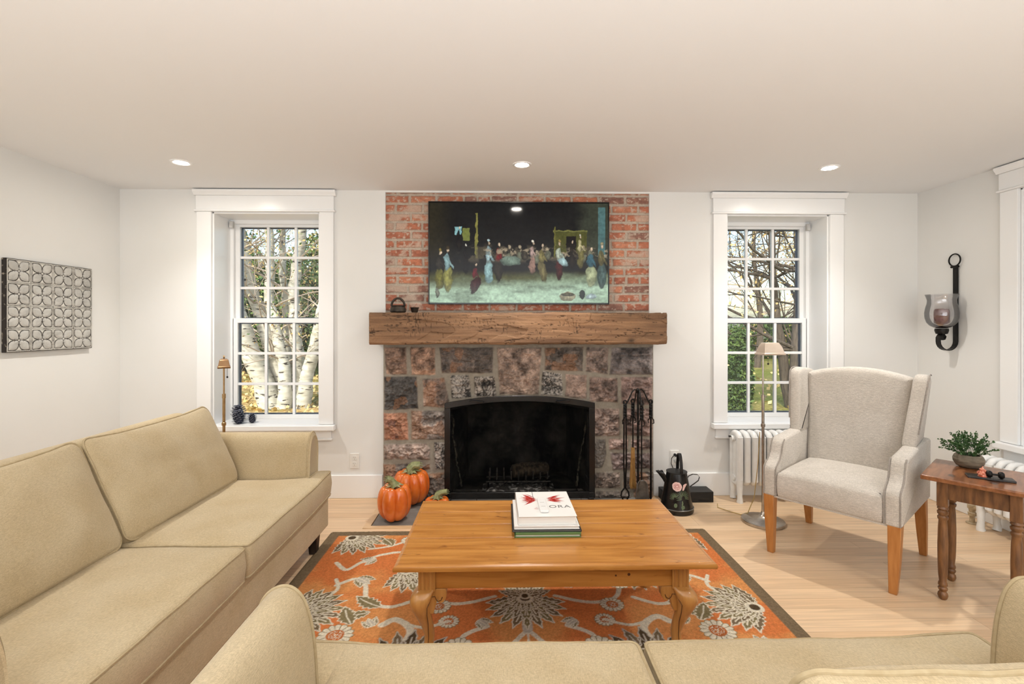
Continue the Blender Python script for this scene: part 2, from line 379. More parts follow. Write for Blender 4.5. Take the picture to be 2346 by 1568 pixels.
# ---------------------------------------------------------------- windows (local: x along wall, +y outwards, z up)
def window(n, x0, x1, M, cw=.113, bracket=0):
    r = thing('window_%d' % n, None, None, kind='structure'); w = x1-x0
    c = MB()
    c.box(x0-cw, -.022, WZ0+.002, x0, .0, WZ1).box(x1, -.022, WZ0+.002, x1+cw, 0, WZ1)
    c.box(x0-cw-.004, -.026, WZ1+.014, x1+cw+.004, 0, ZC-.052)
    c.box(x0-cw-.014, -.036, WZ1, x1+cw+.014, 0, WZ1+.014)
    # crown
    c.prism([(0, ZC-.052), (-.03, ZC-.052), (-.034, ZC-.04), (-.046, ZC-.028), (-.05, ZC-.018), (-.05, ZC-.008), (0, ZC-.008)], x0-cw-.02, x1+cw+.02, 'x')
    c.build('casing', TRIM, r, bevel=.003).matrix_basis = M
    c = MB(); c.box(x0-cw-.015, -.062, WZ0-.042, x1+cw+.015, .0, WZ0).box(x0+.001, 0, WZ0-.042, x1-.001, .27, WZ0)
    c.build('sill', TRIM, r, bevel=.006, seg=3).matrix_basis = M
    c = MB(); c.box(x0-cw+.02, -.018, WZ0-.125, x1+cw-.02, 0, WZ0-.043).box(x0-cw+.015, -.024, WZ0-.125, x1+cw-.015, 0, WZ0-.11)
    c.build('sill_apron', TRIM, r, bevel=.003).matrix_basis = M
    c = MB(); c.box(x0, .0, WZ0, x0+.012, .24, WZ1).box(x1-.012, .0, WZ0, x1, .24, WZ1).box(x0, .0, WZ1-.012, x1, .24, WZ1)
    c.box(x0+.012, .225, WZ0, x0+.04, .31, WZ1-.012).box(x1-.04, .225, WZ0, x1-.012, .31, WZ1-.012).box(x0+.04, .225, WZ1-.045, x1-.04, .31, WZ1-.012)
    c.build('jamb', TRIM, r, bevel=.002).matrix_basis = M
    ZM = 1.41
    def sash(name, y0, za, zb, rb, rt):
        s = MB(); a, b_ = x0+.03, x1-.03; st = .042
        s.box(a, y0, za, a+st, y0+.035, zb).box(b_-st, y0, za, b_, y0+.035, zb)
        s.box(a+st, y0, za, b_-st, y0+.035, za+rb).box(a+st, y0, zb-rt, b_-st, y0+.035, zb)
        gx0, gx1, gz0, gz1 = a+st, b_-st, za+rb, zb-rt; mw = .022
        for k in (1, 2):
            xm = gx0+(gx1-gx0)*k/3; s.box(xm-mw/2, y0+.004, gz0, xm+mw/2, y0+.03, gz1)
            zm = gz0+(gz1-gz0)*k/3; s.box(gx0, y0+.0055, zm-mw/2, gx1, y0+.0285, zm+mw/2)
        o = s.build(name, TRIM, r, bevel=.003); o.matrix_basis = M
        gl = MB().box(gx0, y0+.016, gz0, gx1, y0+.019, gz1).build('glass', GLASS, o)
        sp = MB(); d = .008
        for q in ((gx0, gz0, gx0+d, gz1), (gx1-d, gz0, gx1, gz1), (gx0, gz0, gx1, gz0+d), (gx0, gz1-d, gx1, gz1)): sp.box(q[0], y0+.031, q[1], q[2], y0+.05, q[3])
        sp.build('spacer', pm('spacer', S(60, 70, 92), rough=.4), o)
    sash('upper_sash', .262, ZM-.018, WZ1-.03, .035, .035)
    sash('lower_sash', .225, WZ0, ZM+.018, .036, .04)
    if bracket:
        xb = x0+.02 if bracket < 0 else x1-.05
        MB().box(xb, .19, WZ1-.085, xb+.03, .222, WZ1-.03).build('blind_bracket', pm('bracket_grey', S(205, 203, 200)), r, bevel=.004).matrix_basis = M
    return r
window(1, W1[0], W1[1], Matrix.Translation((0, W, 0)), bracket=-1)
window(2, W2[0], W2[1], Matrix.Translation((0, W, 0)), bracket=1)
window(3, -W3[1], -W3[0], Matrix.Translation((XR, 0, 0)) @ Matrix.Rotation(-pi/2, 4, 'Z'))
# ================================================================ FIREPLACE
fp = thing('fireplace', 'granite block fireplace surround with red brick facing above it', 'fireplace', (0, W, 0))
Mi = Matrix.Translation((0, -W, 0))
def VC(name, **k): return pm(name, (1, 1, 1, 1), (.82, .8, .78, 1), attr='col', **k)
# --- brick facing as a real relief
c = .004; bz0, bz1 = 1.30, ZC-.014
nx = int((BX1-BX0)/c); nz = int((bz1-bz0)/c)
X, Z = np.meshgrid(np.linspace(BX0, BX1, nx), np.linspace(bz0, bz1, nz))
rh = .0718; wx = X+.004*(fbm(X*9, Z*9, 3)-.5)*2; wz = Z+.004*(fbm(X*7, Z*9, 5)-.5)*2
ztop = P(1183, 450, y=W).z
row = np.floor((ztop+.012-wz)/rh).astype(int); rz_ = (ztop+.012-wz)/rh-row
off = np.where(row % 2 == 0, .03, .135)+.012*np.sin(row*2.7); bw = .2165
cx = (wx-BX0+off)/bw; colm = np.floor(cx).astype(int); fx = cx-colm
header = (vnoise(colm*7.3, row*5.1, 9) > .86)
dx = np.minimum(fx, 1-fx)*bw; dx = np.where(header, np.minimum(dx, abs(fx-.5)*bw), dx)
dz = np.minimum(rz_, 1-rz_)*rh
d = np.minimum(dx, dz)-.0072-.004*(fbm(X*30, Z*30, 21)-.5)*2
ins = sstep(0, .005, d)
hid = colm*13.7+np.where(header & (fx > .5), 50, 0); h1 = vnoise(hid, row*9.13, 1); h2 = vnoise(hid+.5, row*3.7, 2)
bc = lin(192, 114, 76)[None, None]*(1-h1[..., None])+lin(164, 90, 62)*h1[..., None]
dk = lin(120, 92, 82); bc = np.where((h2 > .8)[..., None], bc*.35+dk*.65, bc)
lt = lin(212, 146, 108); bc = np.where((h2 < .22)[..., None], bc*.6+lt*.4, bc)
bc = bc*.93+.045; bc = bc*(.6+.8*fbm(X*40, Z*60, 11)[..., None])
smear = sstep(.54, .66, fbm(X*7, Z*12, 31, 5)+.16*(fbm(X*60, Z*60, 33)-.5)+.07*(h2-.5)); smear = np.maximum(smear*.7, .8*sstep(.61, .68, fbm(X*45, Z*60, 35, 4)))
mort = lin(194, 180, 164)*(.8+.4*fbm(X*60, Z*60, 41)[..., None])
col = bc*(1-smear[..., None])+lin(206, 186, 168)*smear[..., None]; col = mort*(1-ins[..., None])+col*ins[..., None]
yy = (W+.028)-.0105*ins-.006*(fbm(X*18, Z*26, 55, 5)-.5)*ins-.004*(h1-.5)*ins
grid_mesh('brick_facing', np.stack([X, yy-W, Z], -1), VC('brick_relief', scale=160, rough=.9, bump=.5, bscale=260), fp, col)
# --- stone surround
YS = 3.792
def zp(q): p = P(860+q[0]/3.45, 760+q[1]/3.45, y=YS-.02); return (p.x, p.z)
ST = [([(65, 125), (246, 122), (250, 345), (75, 350)], (148, 112, 84), 0), ([(268, 122), (474, 120), (476, 345), (276, 348)], (160, 118, 84), 0),
 ([(494, 122), (940, 125), (935, 335), (520, 336)], (106, 90, 78), 1), ([(960, 122), (1322, 125), (1296, 506), (976, 506)], (150, 122, 100), 0),
 ([(1336, 122), (1650, 120), (1648, 325), (1338, 312)], (112, 96, 82), 1), ([(1666, 120), (1856, 122), (1842, 345), (1662, 330)], (146, 122, 106), 0),
 ([(1870, 122), (2202, 120), (2202, 350), (1846, 345)], (112, 102, 98), 0),
 ([(58, 354), (325, 350), (342, 620), (58, 626)], (82, 80, 78), 1), ([(362, 366), (545, 362), (584, 545), (560, 606), (372, 600)], (150, 118, 96), 1),
 ([(582, 346), (740, 345), (762, 530), (596, 540)], (120, 114, 106), 2), ([(770, 356), (945, 350), (962, 520), (780, 525)], (138, 122, 108), 2),
 ([(1318, 308), (1480, 335), (1486, 515), (1306, 508)], (130, 124, 116), 2), ([(1502, 334), (1680, 345), (1680, 545), (1496, 520)], (158, 128, 108), 0),
 ([(1694, 360), (1922, 366), (1926, 568), (1692, 560)], (142, 114, 98), 0), ([(1940, 358), (2202, 356), (2202, 592), (1944, 575)], (136, 106, 94), 0),
 ([(58, 640), (250, 640), (266, 862), (62, 872)], (160, 98, 66), 1), ([(274, 624), (600, 622), (600, 860), (280, 862)], (138, 122, 110), 1),
 ([(1690, 606), (1938, 606), (1940, 838), (1690, 838)], (142, 116, 100), 0), ([(1956, 606), (2202, 606), (2202, 838), (1960, 830)], (132, 102, 90), 0),
 ([(58, 892), (400, 884), (438, 930), (436, 1022), (62, 1020)], (150, 126, 110), 0), ([(454, 876), (600, 872), (600, 1104), (470, 1100)], (134, 120, 112), 2),
 ([(1690, 852), (1822, 848), (1832, 980), (1800, 1088), (1690, 1094)], (122, 112, 100), 1), ([(1842, 850), (2010, 852), (2006, 948), (1846, 945)], (150, 120, 106), 0),
 ([(2024, 852), (2202, 850), (2202, 946), (2022, 946)], (138, 108, 96), 0), ([(1852, 962), (2202, 960), (2202, 1096), (1876, 1104)], (118, 98, 92), 0),
 ([(52, 1044), (430, 1050), (438, 1098), (384, 1110), (366, 1330), (52, 1330)], (112, 98, 86), 1), ([(386, 1118), (600, 1116), (600, 1335), (384, 1335)], (134, 112, 90), 1),
 ([(1690, 1118), (1944, 1112), (1944, 1250), (1690, 1252)], (132, 112, 96), 0), ([(1958, 1116), (2202, 1108), (2202, 1335), (2046, 1335), (2036, 1262), (1956, 1256)], (122, 106, 94), 1),
 ([(1690, 1264), (2024, 1262), (2030, 1335), (1690, 1335)], (112, 100, 88), 0)]
SX0, SX1 = P(877, 900, y=YS-.02).x, P(1498.5, 900, y=YS-.02).x; sz1 = 1.232
c = .0045; nx = int((SX1-SX0)/c); nz = int(sz1/c)
X, Z = np.meshgrid(np.linspace(SX0, SX1, nx), np.linspace(0, sz1, nz))
wx = X+.016*(fbm(X*9, Z*9, 61, 4)-.5); wz = Z+.016*(fbm(X*9, Z*9, 63, 4)-.5)
best = np.full(X.shape, 1.0); sid = np.zeros(X.shape, int)
for k, (pl, _, _) in enumerate(ST):
    q = [zp(a) for a in pl]; d = np.full(X.shape, 9.0); s = np.ones(X.shape)
    for i in range(len(q)):
        (ax, ay), (bx_, by) = q[i], q[(i+1) % len(q)]; ex, ey = bx_-ax, by-ay; px_, py_ = wx-ax, wz-ay
        t = np.clip((px_*ex+py_*ey)/(ex*ex+ey*ey), 0, 1); d = np.minimum(d, (px_-ex*t)**2+(py_-ey*t)**2)
        c1 = wz >= ay; c2 = wz < by; c3 = ex*py_ > ey*px_
        s = np.where((c1 & c2 & c3) | (~c1 & ~c2 & ~c3), -s, s)
    sd = s*np.sqrt(d)-.001
    sid = np.where(sd < best, k, sid); best = np.minimum(best, sd)
ins = sstep(.000, .014, -best); dome = sstep(0, .05, -best)
rock = 2.6*(.022*(fbm(X*11+sid*3.1, Z*13, 71, 5)-.5)+.020*(abs(fbm(X*20+sid, Z*26, 73, 4)-.5)*-2+.3)+.010*(fbm(X*70, Z*80, 79, 3)-.5))
yy = YS-(ins*(.004+.014*dome+rock*(.35+.65*dome)))
base = np.array([lin(*s[1]) for s in ST])[sid]; typ = np.array([s[2] for s in ST])[sid]
n1 = fbm(X*22+sid*2, Z*22, 81, 5)[..., None]; n2 = fbm(X*9+sid*5, Z*9, 83, 4)[..., None]; n3 = fbm(X*120, Z*120, 85, 2)[..., None]
gm = base.mean(-1, keepdims=True); base = (gm+(base-gm)*.60)*1.34*np.array([1.0, .975, .965]); col = base*np.clip(1+2.6*(n1-.5), .35, 1.9)
col = np.where(((typ == 1)[..., None]) & (n2 > .53), col*.5+lin(100, 95, 90)*.5, col)
col = np.where(((typ == 1)[..., None]) & (n2 < .44), col*.55+lin(176, 128, 92)*.45, col)
col = np.where((typ == 2)[..., None], col*.3+(.7*sstep(.38, .62, n1*.5+n3*.5)*lin(190, 182, 172)+.3*lin(70, 66, 62)), col)
col = col*(.65+.7*n3)
mort = lin(158, 150, 136)*(.8+.4*fbm(X*50, Z*50, 91)[..., None]); col = mort*(1-ins[..., None])+col*ins[..., None]
OX0, OX1 = P(1031, 1000, y=3.77).x, P(1348, 1000, y=3.77).x; OC = (OX0+OX1)/2; OW = (OX1-OX0)/2
def arch(x): return .70+.065*(1-((x-OC)/OW)**2)
inside = (X > OX0+.02*(fbm(Z*14, Z*0, 95)-.5)) & (X < OX1+.02*(fbm(Z*14, Z*0+5, 96)-.5)) & (Z < arch(X))
so_ = (X > OX0-.022) & (X < OX1+.022) & (Z < arch(X)+.02); col = np.where(so_[..., None], lin(34, 31, 28), col)
mask = ~(inside[:-1, :-1] & inside[1:, 1:])
def sk(v): v = v.copy(); v[:, 1] = 3.90-W; return v
grid_mesh('stone_surround', np.stack([X, yy-W, Z], -1), VC('granite_relief', scale=260, rough=.85, bump=.6, bscale=220), fp, col, mask, sk)
# --- firebox
fb = MB(); a, bq, bk = 3.895-W, 4.36-W, .11
x0, x1 = OX0-.01, OX1+.01
v = [(x0, a, 0), (x1, a, 0), (x1, a, .84), (x0, a, .84), (x0+bk, bq, 0), (x1-bk, bq, 0), (x1-bk, bq, .84), (x0+bk, bq, .84)]
fb.add(v, [(0, 4, 7, 3), (1, 2, 6, 5), (4, 5, 6, 7), (3, 7, 6, 2), (0, 1, 5, 4)])
FBR = pm('sooty_brick', S(24, 22, 20), S(84, 78, 68), rough=.95, scale=4, lo=.4, hi=.7, bump=.6, bscale=25)
fb.build('firebox', FBR, fp)
EDG = pm('crumbled_mortar', S(112, 106, 90), S(58, 54, 46), rough=1, scale=60)
for s_, pq in ((1, [(600, 650), (622, 700), (612, 830), (632, 930), (640, 1040), (668, 1130), (684, 1250)]), (-1, [(1680, 610), (1664, 700), (1650, 830), (1632, 900), (1618, 1010), (1600, 1120), (1590, 1250)])):
    pt_ = [P(860+a/3.45, 760+b_/3.45, y=3.88)-Vector((0, W, 0)) for a, b_ in pq]; q_ = [pt_[i].lerp(pt_[i+1], j/5)+Vector((random.uniform(-.004, .004), 0, 0)) for i in range(6) for j in range(5)]
    MB().tube(q_, [random.uniform(.003, .011) for _ in q_], 6).build('mortar_edge', EDG, fp)
# --- mantel beam
mx0, mx1 = P(845.5, 750, y=3.585).x, P(1528, 750, y=3.585).x; mz1, mz0 = P(1180, 717.5, y=3.585).z, P(1180, 789, y=3.585).z
my0, my1 = 3.585, 3.83; per = [(0, my1, mz1), (0, my0+.012, mz1), (0, my0, mz1-.012), (0, my0, mz0+.012), (0, my0+.012, mz0), (0, my1, mz0)]
pts = []
for i in range(5):
    p, q = np.array(per[i]), np.array(per[i+1]); k = max(3, int(np.linalg.norm(q-p)/.0045))
    for j in range(k): pts.append(p+(q-p)*j/k)
pts.append(np.array(per[-1])); pts = np.array(pts); nL = 560; xs = np.linspace(mx0, mx1, nL)
V = np.zeros((len(pts), nL, 3)); V[..., 0] = xs[None]; V[..., 1] = pts[:, 1][:, None]; V[..., 2] = pts[:, 2][:, None]
u = np.broadcast_to(xs[None], V.shape[:2]); t = np.broadcast_to((np.arange(len(pts))*.0045)[:, None], V.shape[:2])
hew = .011*(fbm(u*5, t*9, 101, 3)-.5)
cell = fbm(np.floor((u+.06*np.sin(t*31)+.05*vnoise(t*20, t*0, 7))*5.5)*3.3, np.floor(t*13+vnoise(u*5, u*0, 4)*1.5)*2.1, 103, 1); hew += .013*(cell-.5)
ck = np.abs(fbm(u*4+.3*fbm(u*9, t*40, 3), t*34, 105, 4)-.5); crack = 1-sstep(.0, .018, ck); crack *= sstep(.40, .52, fbm(u*4, t*14, 107))
ck2 = np.abs(fbm(u*46, t*5, 109, 3)-.5); crack2 = (1-sstep(0, .02, ck2))*sstep(.52, .60, fbm(u*7+3, t*16, 111))
cr = np.clip(crack+.8*crack2, 0, 1)
fine = .0035*(fbm(u*7, t*120, 113, 3)-.5)
dd = hew+fine-.005*cr; nrm = np.zeros_like(V); mid = ((my0+my1)/2, (mz0+mz1)/2)
nrm[..., 1] = np.where(V[..., 1] < my0+.02, -1, 0); nrm[..., 2] = np.where(V[..., 2] > mz1-.008, 1, np.where(V[..., 2] < mz0+.008, -1, 0))
V += nrm*dd[..., None]
g = fbm(u*3, t*60, 115, 5)[..., None]; g2 = fbm(u*2.2, t*6, 117, 4)[..., None]
col = lin(96, 66, 44)*(1-g)+lin(172, 132, 96)*g; g = g; col = col*(.5+1.0*g2); col = col*(1-.78*cr[..., None])
kn = np.exp(-(((u-(mx1-.27))/.03)**2+((t-(my1-my0)-.19)/.02)**2)); col = col*(1-.75*kn[..., None])
mo = grid_mesh('mantel_beam', V, VC('hewn_timber', scale=90, stretch=(1, 8, 8), rough=.75, bump=.5, bscale=120, bstretch=(1, 8, 8)), None, col)
me = mo.data; bm = bmesh.new(); bm.from_mesh(me)
for xe in (mx0, mx1):
    vs = [v_ for v_ in bm.verts if abs(v_.co.x-xe) < 1e-5]
    vs.sort(key=lambda v_: 0); cen = Vector((xe, (my0+my1)/2, (mz0+mz1)/2))
    vs.sort(key=lambda v_: atan2(v_.co.z-cen.z, v_.co.y-cen.y)); bm.faces.new(vs)
bm.normal_update(); bm.to_mesh(me); bm.free()
tag(mo, 'rough-hewn brown timber mantel beam with axe marks over the stone surround', 'mantel')
# ================================================================ RECESSED LIGHTS
LENS = pm('lamp_lens', (1, 1, 1, 1), emit=(1, .93, .82, 1), es=320)
spots = [P(415, 372, z=ZC), P(1196, 377, z=ZC), P(1900, 384, z=ZC)]
def can(p, lab, proto=None):
    if proto is None:
        t = thing('recessed_light', lab, 'ceiling light', p, 0, 'recessed ceiling lights')
        MB().lathe([(.042, .0), (.043, -.004), (.052, -.007), (.062, -.005), (.064, 0)], 40, cap=False).build('trim_ring', TRIM, t, smooth=True)
        MB().lathe([(.001, -.0035), (.025, -.0045), (.042, -.002)], 32, cap=False).build('lens', LENS, t, smooth=True)
    else:
        t = copy_tree(proto); t.location = p; t['label'] = lab
    return t
c0 = can(spots[0], 'recessed ceiling light glowing above the left window')
can(spots[1], 'recessed ceiling light glowing above the television and brick', c0); can(spots[2], 'recessed ceiling light glowing above the right window', c0)
# ================================================================ SOFAS (local: x width, -y front, origin at seat front edge on the floor)
def make_sofa(label, backs, loc, rz, AY=.098):
    r = thing('sofa', label, 'sofa', loc, rz)
    IN, ZS = .860, .465
    # base
    b = MB(); ol = round_poly([(-1.0, .025), (1.0, .025), (1.0, .93), (-1.0, .93)], .02)
    b.prism(ol, .13, .318, 'z').build('base', LINEN, r, bevel=.006)
    bo = kids(r)[-1]
    p = MB(); p.tube([(-1.0, .02, .312), (1.0, .02, .312)], .005, 6); p.build('piping', PIPE_T, bo, smooth=True)
    prof = [(0, .13), (0, .40), (.004, .50), (.010, .58), (.020, .64), (.038, .690), (.066, .716), (.098, .716), (.128, .694), (.146, .655), (.150, .60), (.146, .52), (.140, .40), (.136, .25), (.134, .13)]
    # smooth the contour
    def cr(P_, n=4):
        out = []
        for i in range(len(P_)-1):
            p0 = P_[max(i-1, 0)]; p1 = P_[i]; p2 = P_[i+1]; p3 = P_[min(i+2, len(P_)-1)]
            for j in range(n):
                t = j/n; out.append(tuple(.5*((2*p1[k])+(-p0[k]+p2[k])*t+(2*p0[k]-5*p1[k]+4*p2[k]-p3[k])*t*t+(-p0[k]+3*p1[k]-3*p2[k]+p3[k])*t**3) for k in range(len(p1))))
        return out+[P_[-1]]
    pf = cr(prof)
    for s in (-1, 1):
        y0, y1 = AY, .93; n = len(pf); cxy = (.072, .42); v = []; ys = [(y0, .90), (y0-.006, .93), (y0, .985), (y0+.012, 1.0)]+[(y0+.02+(y1-y0-.02)*k/8, 1) for k in range(1, 9)]
        for (yy, sc_) in ys:
            for (u_, z_) in pf:
                uu = cxy[0]+(u_-cxy[0])*sc_; zz = z_ if z_ < .14 else cxy[1]+(z_-cxy[1])*(sc_ if z_ > cxy[1] else 1-(1-sc_)*.3)
                v.append((s*(IN+uu), yy, zz))
        f = [(i*n+j, i*n+j+1, (i+1)*n+j+1, (i+1)*n+j) for i in range(len(ys)-1) for j in range(n-1)]+[tuple(range(n)), tuple((len(ys)-1)*n+j for j in range(n))]
        f += [(i*n, (i+1)*n, (i+1)*n+n-1, i*n+n-1) for i in range(len(ys)-1)]
        ar = MB().add(v, f).build('arm', LINEN, r, smooth=True)
        p = MB(); p.tube([(s*(IN+u_), y0+.008, z_) for u_, z_ in pf], .0055, 6); p.build('piping', PIPE_T, ar, smooth=True)
    # back frame
    bk = MB(); bk.prism(round_poly([(.70, .14), (.95, .14), (1.0, .5), (1.02, .80), (.97, .83), (.90, .83), (.84, .6)], .03), -IN-.13, IN+.13, 'x')
    bk.build('back_frame', LINEN, r, bevel=.01)
    # T shaped seat cushions
    for s in (-1, 1):
        X1 = IN-.006; TT = [(.006, .0), (.985, .0), (.985, AY-.008), (X1, AY), (X1, .66), (.006, .66)]
        po = [(.006, .0), (X1, .0), (X1, .66), (.006, .66)]; er = [(.77, .0), (.985, .0), (.985, AY-.006), (.77, AY-.006)]
        if s < 0: po, TT, er = [[(-x_, y_) for x_, y_ in reversed(q_)] for q_ in (po, TT, er)]
        ol = round_poly(po, .03, per=.04)
        def df(q, s=s):
            e = sstep(.66, .98, abs(q.x)); q.z += .014*float(e)*float(sstep(.34, .10, q.y)); return q
        def ear(mb, M, er=er, df=df, s=s):
            o2 = [Vector(p) for p in round_poly(er, .03, per=.02)]; n = len(o2); t_, r_ = .142, .016
            nr = [Vector((-(o2[(i+1) % n]-o2[i-1]).y, (o2[(i+1) % n]-o2[i-1]).x)).normalized() for i in range(n)]; v = []; cc = Vector((s*.877, AY*.48))
            for ins, z in ((r_, -t_/2), (r_*.3, -t_/2+r_*.3), (0, -t_/2+r_), (-.006, 0), (0, t_/2-r_), (r_*.3, t_/2-r_*.3), (r_, t_/2)): v += [Vector((*(o2[i]+nr[i]*ins), z)) for i in range(n)]
            for s_ in (.7, .35, .05): v += [Vector((*(cc+(o2[i]+nr[i]*r_-cc)*s_), t_/2+.003*(1-s_))) for i in range(n)]
            for q in v: q.z += .004*(mn.noise(Vector((q.x*5+(3+s)*9, q.y*5, 3+s)))+.5*mn.noise(Vector((q.x*11+(3+s)*5, q.y*14, 7+s))))*(1 if q.z > 0 else -1)
            mb.add([df(q) for q in v], [(i*n+j, i*n+(j+1) % n, (i+1)*n+(j+1) % n, (i+1)*n+j) for i in range(9) for j in range(n)]+[tuple(range(n)), tuple(9*n+j for j in range(n))], M)
        cushion('seat_cushion', ol, .142, Matrix.Translation((0, .0, ZS-.079)), LINEN, r, crown=.020, crownb=.0, r=.016, ctr=(s*.43, .33), pipe=PIPE_T, wr=.004, seed=3+s, soft=(IN, .66, s*IN/2, .33), extra=ear, pout=round_poly(TT, .03, per=.03), bulge=.007, deform=df)
    # back cushions
    for s, (dy, dz, ln) in zip((-1, 1), backs):
        ol = rrect(IN-.012, .47, .05, per=10)
        M = Matrix.Translation((s*(IN/2), .50+dy, ZS-.004+dz)) @ Matrix.Rotation(-radians(ln), 4, 'X') @ Matrix.Translation((0, .06, .235)) @ Matrix.Rotation(pi/2, 4, 'X')
        def df(q):
            # belly: soft lower half, pointed upper corners
            e = abs(q.x)/(IN/2); k = (q.y+.235)/.47
            q.y += .016*(e**4)*k-.01*(1-e**2)*k; q.z += (.02*(1-e**2)*(1-k) if q.z > 0 else 0)-.012*sin(q.x*34+q.y*9)*max(0, k-.55)*(q.z > 0)*.6; return q
        cushion('back_cushion', ol, .135, M, LINEN, r, crown=.055, crownb=.02, r=.014, ctr=(0, -.02), pipe=PIPE_T, wr=.009, seed=11+s, bulge=.006, deform=df, soft=(IN-.012, .47, 0, 0))
    for sx in (-1, 1):
        for yy in (.08, .86):
            MB().add([(sx*.90+a*q, yy+b_*q, z_) for z_, q in ((0, .021), (.135, .03)) for a, b_ in ((-1, -1), (1, -1), (1, 1), (-1, 1))], [(0, 1, 2, 3), (4, 5, 6, 7), (0, 1, 5, 4), (1, 2, 6, 5), (2, 3, 7, 6), (3, 0, 4, 7)]).build('leg', DLEG, r, bevel=.003)
    return r
make_sofa('tan linen two-seat sofa along the left wall beside the rug', [(0, 0, 24), (0, 0, 24)], (-1.05, 2.008, 0), pi/2)
make_sofa('tan linen sofa in the foreground facing the fireplace, seen from behind its arm', [(.045, .0, 24), (.15, -.05, 27)], (.40, 1.385, 0), pi, .168)
# ================================================================ COFFEE TABLE
ZT = .43
tl, tr = P(910, 1293, z=ZT), P(1637, 1292, z=ZT); tbl, tbr = P(970, 1147.5, z=ZT), P(1513, 1145.5, z=ZT)
TX0, TX1 = tl.x, tr.x; TY0, TY1 = (tl.y+tr.y)/2, (tbl.y+tbr.y)/2; tcx, tcy = (TX0+TX1)/2, (TY0+TY1)/2; hw, hd = (TX1-TX0)/2, (TY1-TY0)/2
t = thing('coffee_table', 'honey pine coffee table with curved cabriole legs standing on the rug', 'coffee table', (tcx, tcy, 0))
ys = [-hd, -hd*.30, hd*.12, hd*.56, hd]; 
tt = MB()
for k in range(4):
    e = .0026; y0, y1 = ys[k]+(e if k else 0), ys[k+1]-(e if k < 3 else 0)
    tt.box(-hw, y0, ZT-.028, hw, y1, ZT)
MB().box(-hw+.03, -hd+.03, ZT-.027, hw-.03, hd-.03, ZT-.010).build('underboard', pm('dark_gap', S(88, 52, 22), rough=.7), t)
tt.build('tabletop', PINE, t, bevel=.004, seg=3)
tl_ = MB(); pr = [( .0, .001), (.010, .003), (.014, .012), (.012, .022), (.0, .0265)]
for (ax, ay, bx_, by, nx_, ny_) in ((-hw, -hd, hw, -hd, 0, -1), (hw, -hd, hw, hd, 1, 0), (hw, hd, -hw, hd, 0, 1), (-hw, hd, -hw, -hd, -1, 0)):
    v = []
    for (ex, ey, sg) in ((ax, ay, -1), (bx_, by, 1)):
        dxy = Vector((bx_-ax, by-ay)).normalized()
        for o_, z_ in pr: v.append((ex+nx_*(o_-.001)+dxy.x*sg*o_, ey+ny_*(o_-.001)+dxy.y*sg*o_, ZT-z_))
    tl_.add(v, [(i, i+1, 6+i, 5+i) for i in range(4)]+[(0, 5, 9, 4)])
tl_.build('top_moulding', PINE, t, smooth=True)
az0, az1 = .300, ZT-.028; ax_, ay_ = hw-.075, hd-.06
ap = MB(); ap.box(-ax_+.06, -ay_+.008, az0, ax_-.06, -ay_+.03, az1).build('apron', PINE, t, bevel=.002)
MB().box(-ax_+.06, ay_-.03, az0, ax_-.06, ay_-.008, az1).build('apron', PINE, t, bevel=.002)
for s in (-1, 1): MB().box(s*(ax_-.019)-.011, -ay_+.06, az0, s*(ax_-.019)+.011, ay_-.06, az1).build('apron', PINE, t, bevel=.002)
kn = MB(); kd = pm('knot', S(70, 38, 18), S(96, 56, 26), rough=.5, scale=200)
for kx, kz, kr in ((P(1224, 1314, y=TY0+.06).x-tcx, az1-.012, .010), (P(1442, 1331, y=TY0+.06).x-tcx, az1-.052, .006), (P(1410, 1307, y=TY0+.06).x-tcx, az1-.003, .006), (P(1412, 1334, y=TY0+.06).x-tcx, az1-.056, .004)):
    MB().lathe([(.0005, 0), (kr, .0)], 16, M=Matrix.Translation((kx, -ay_+.0072, kz)) @ Matrix.Rotation(pi/2, 4, 'X'), cap=False).build('knot', kd, t)
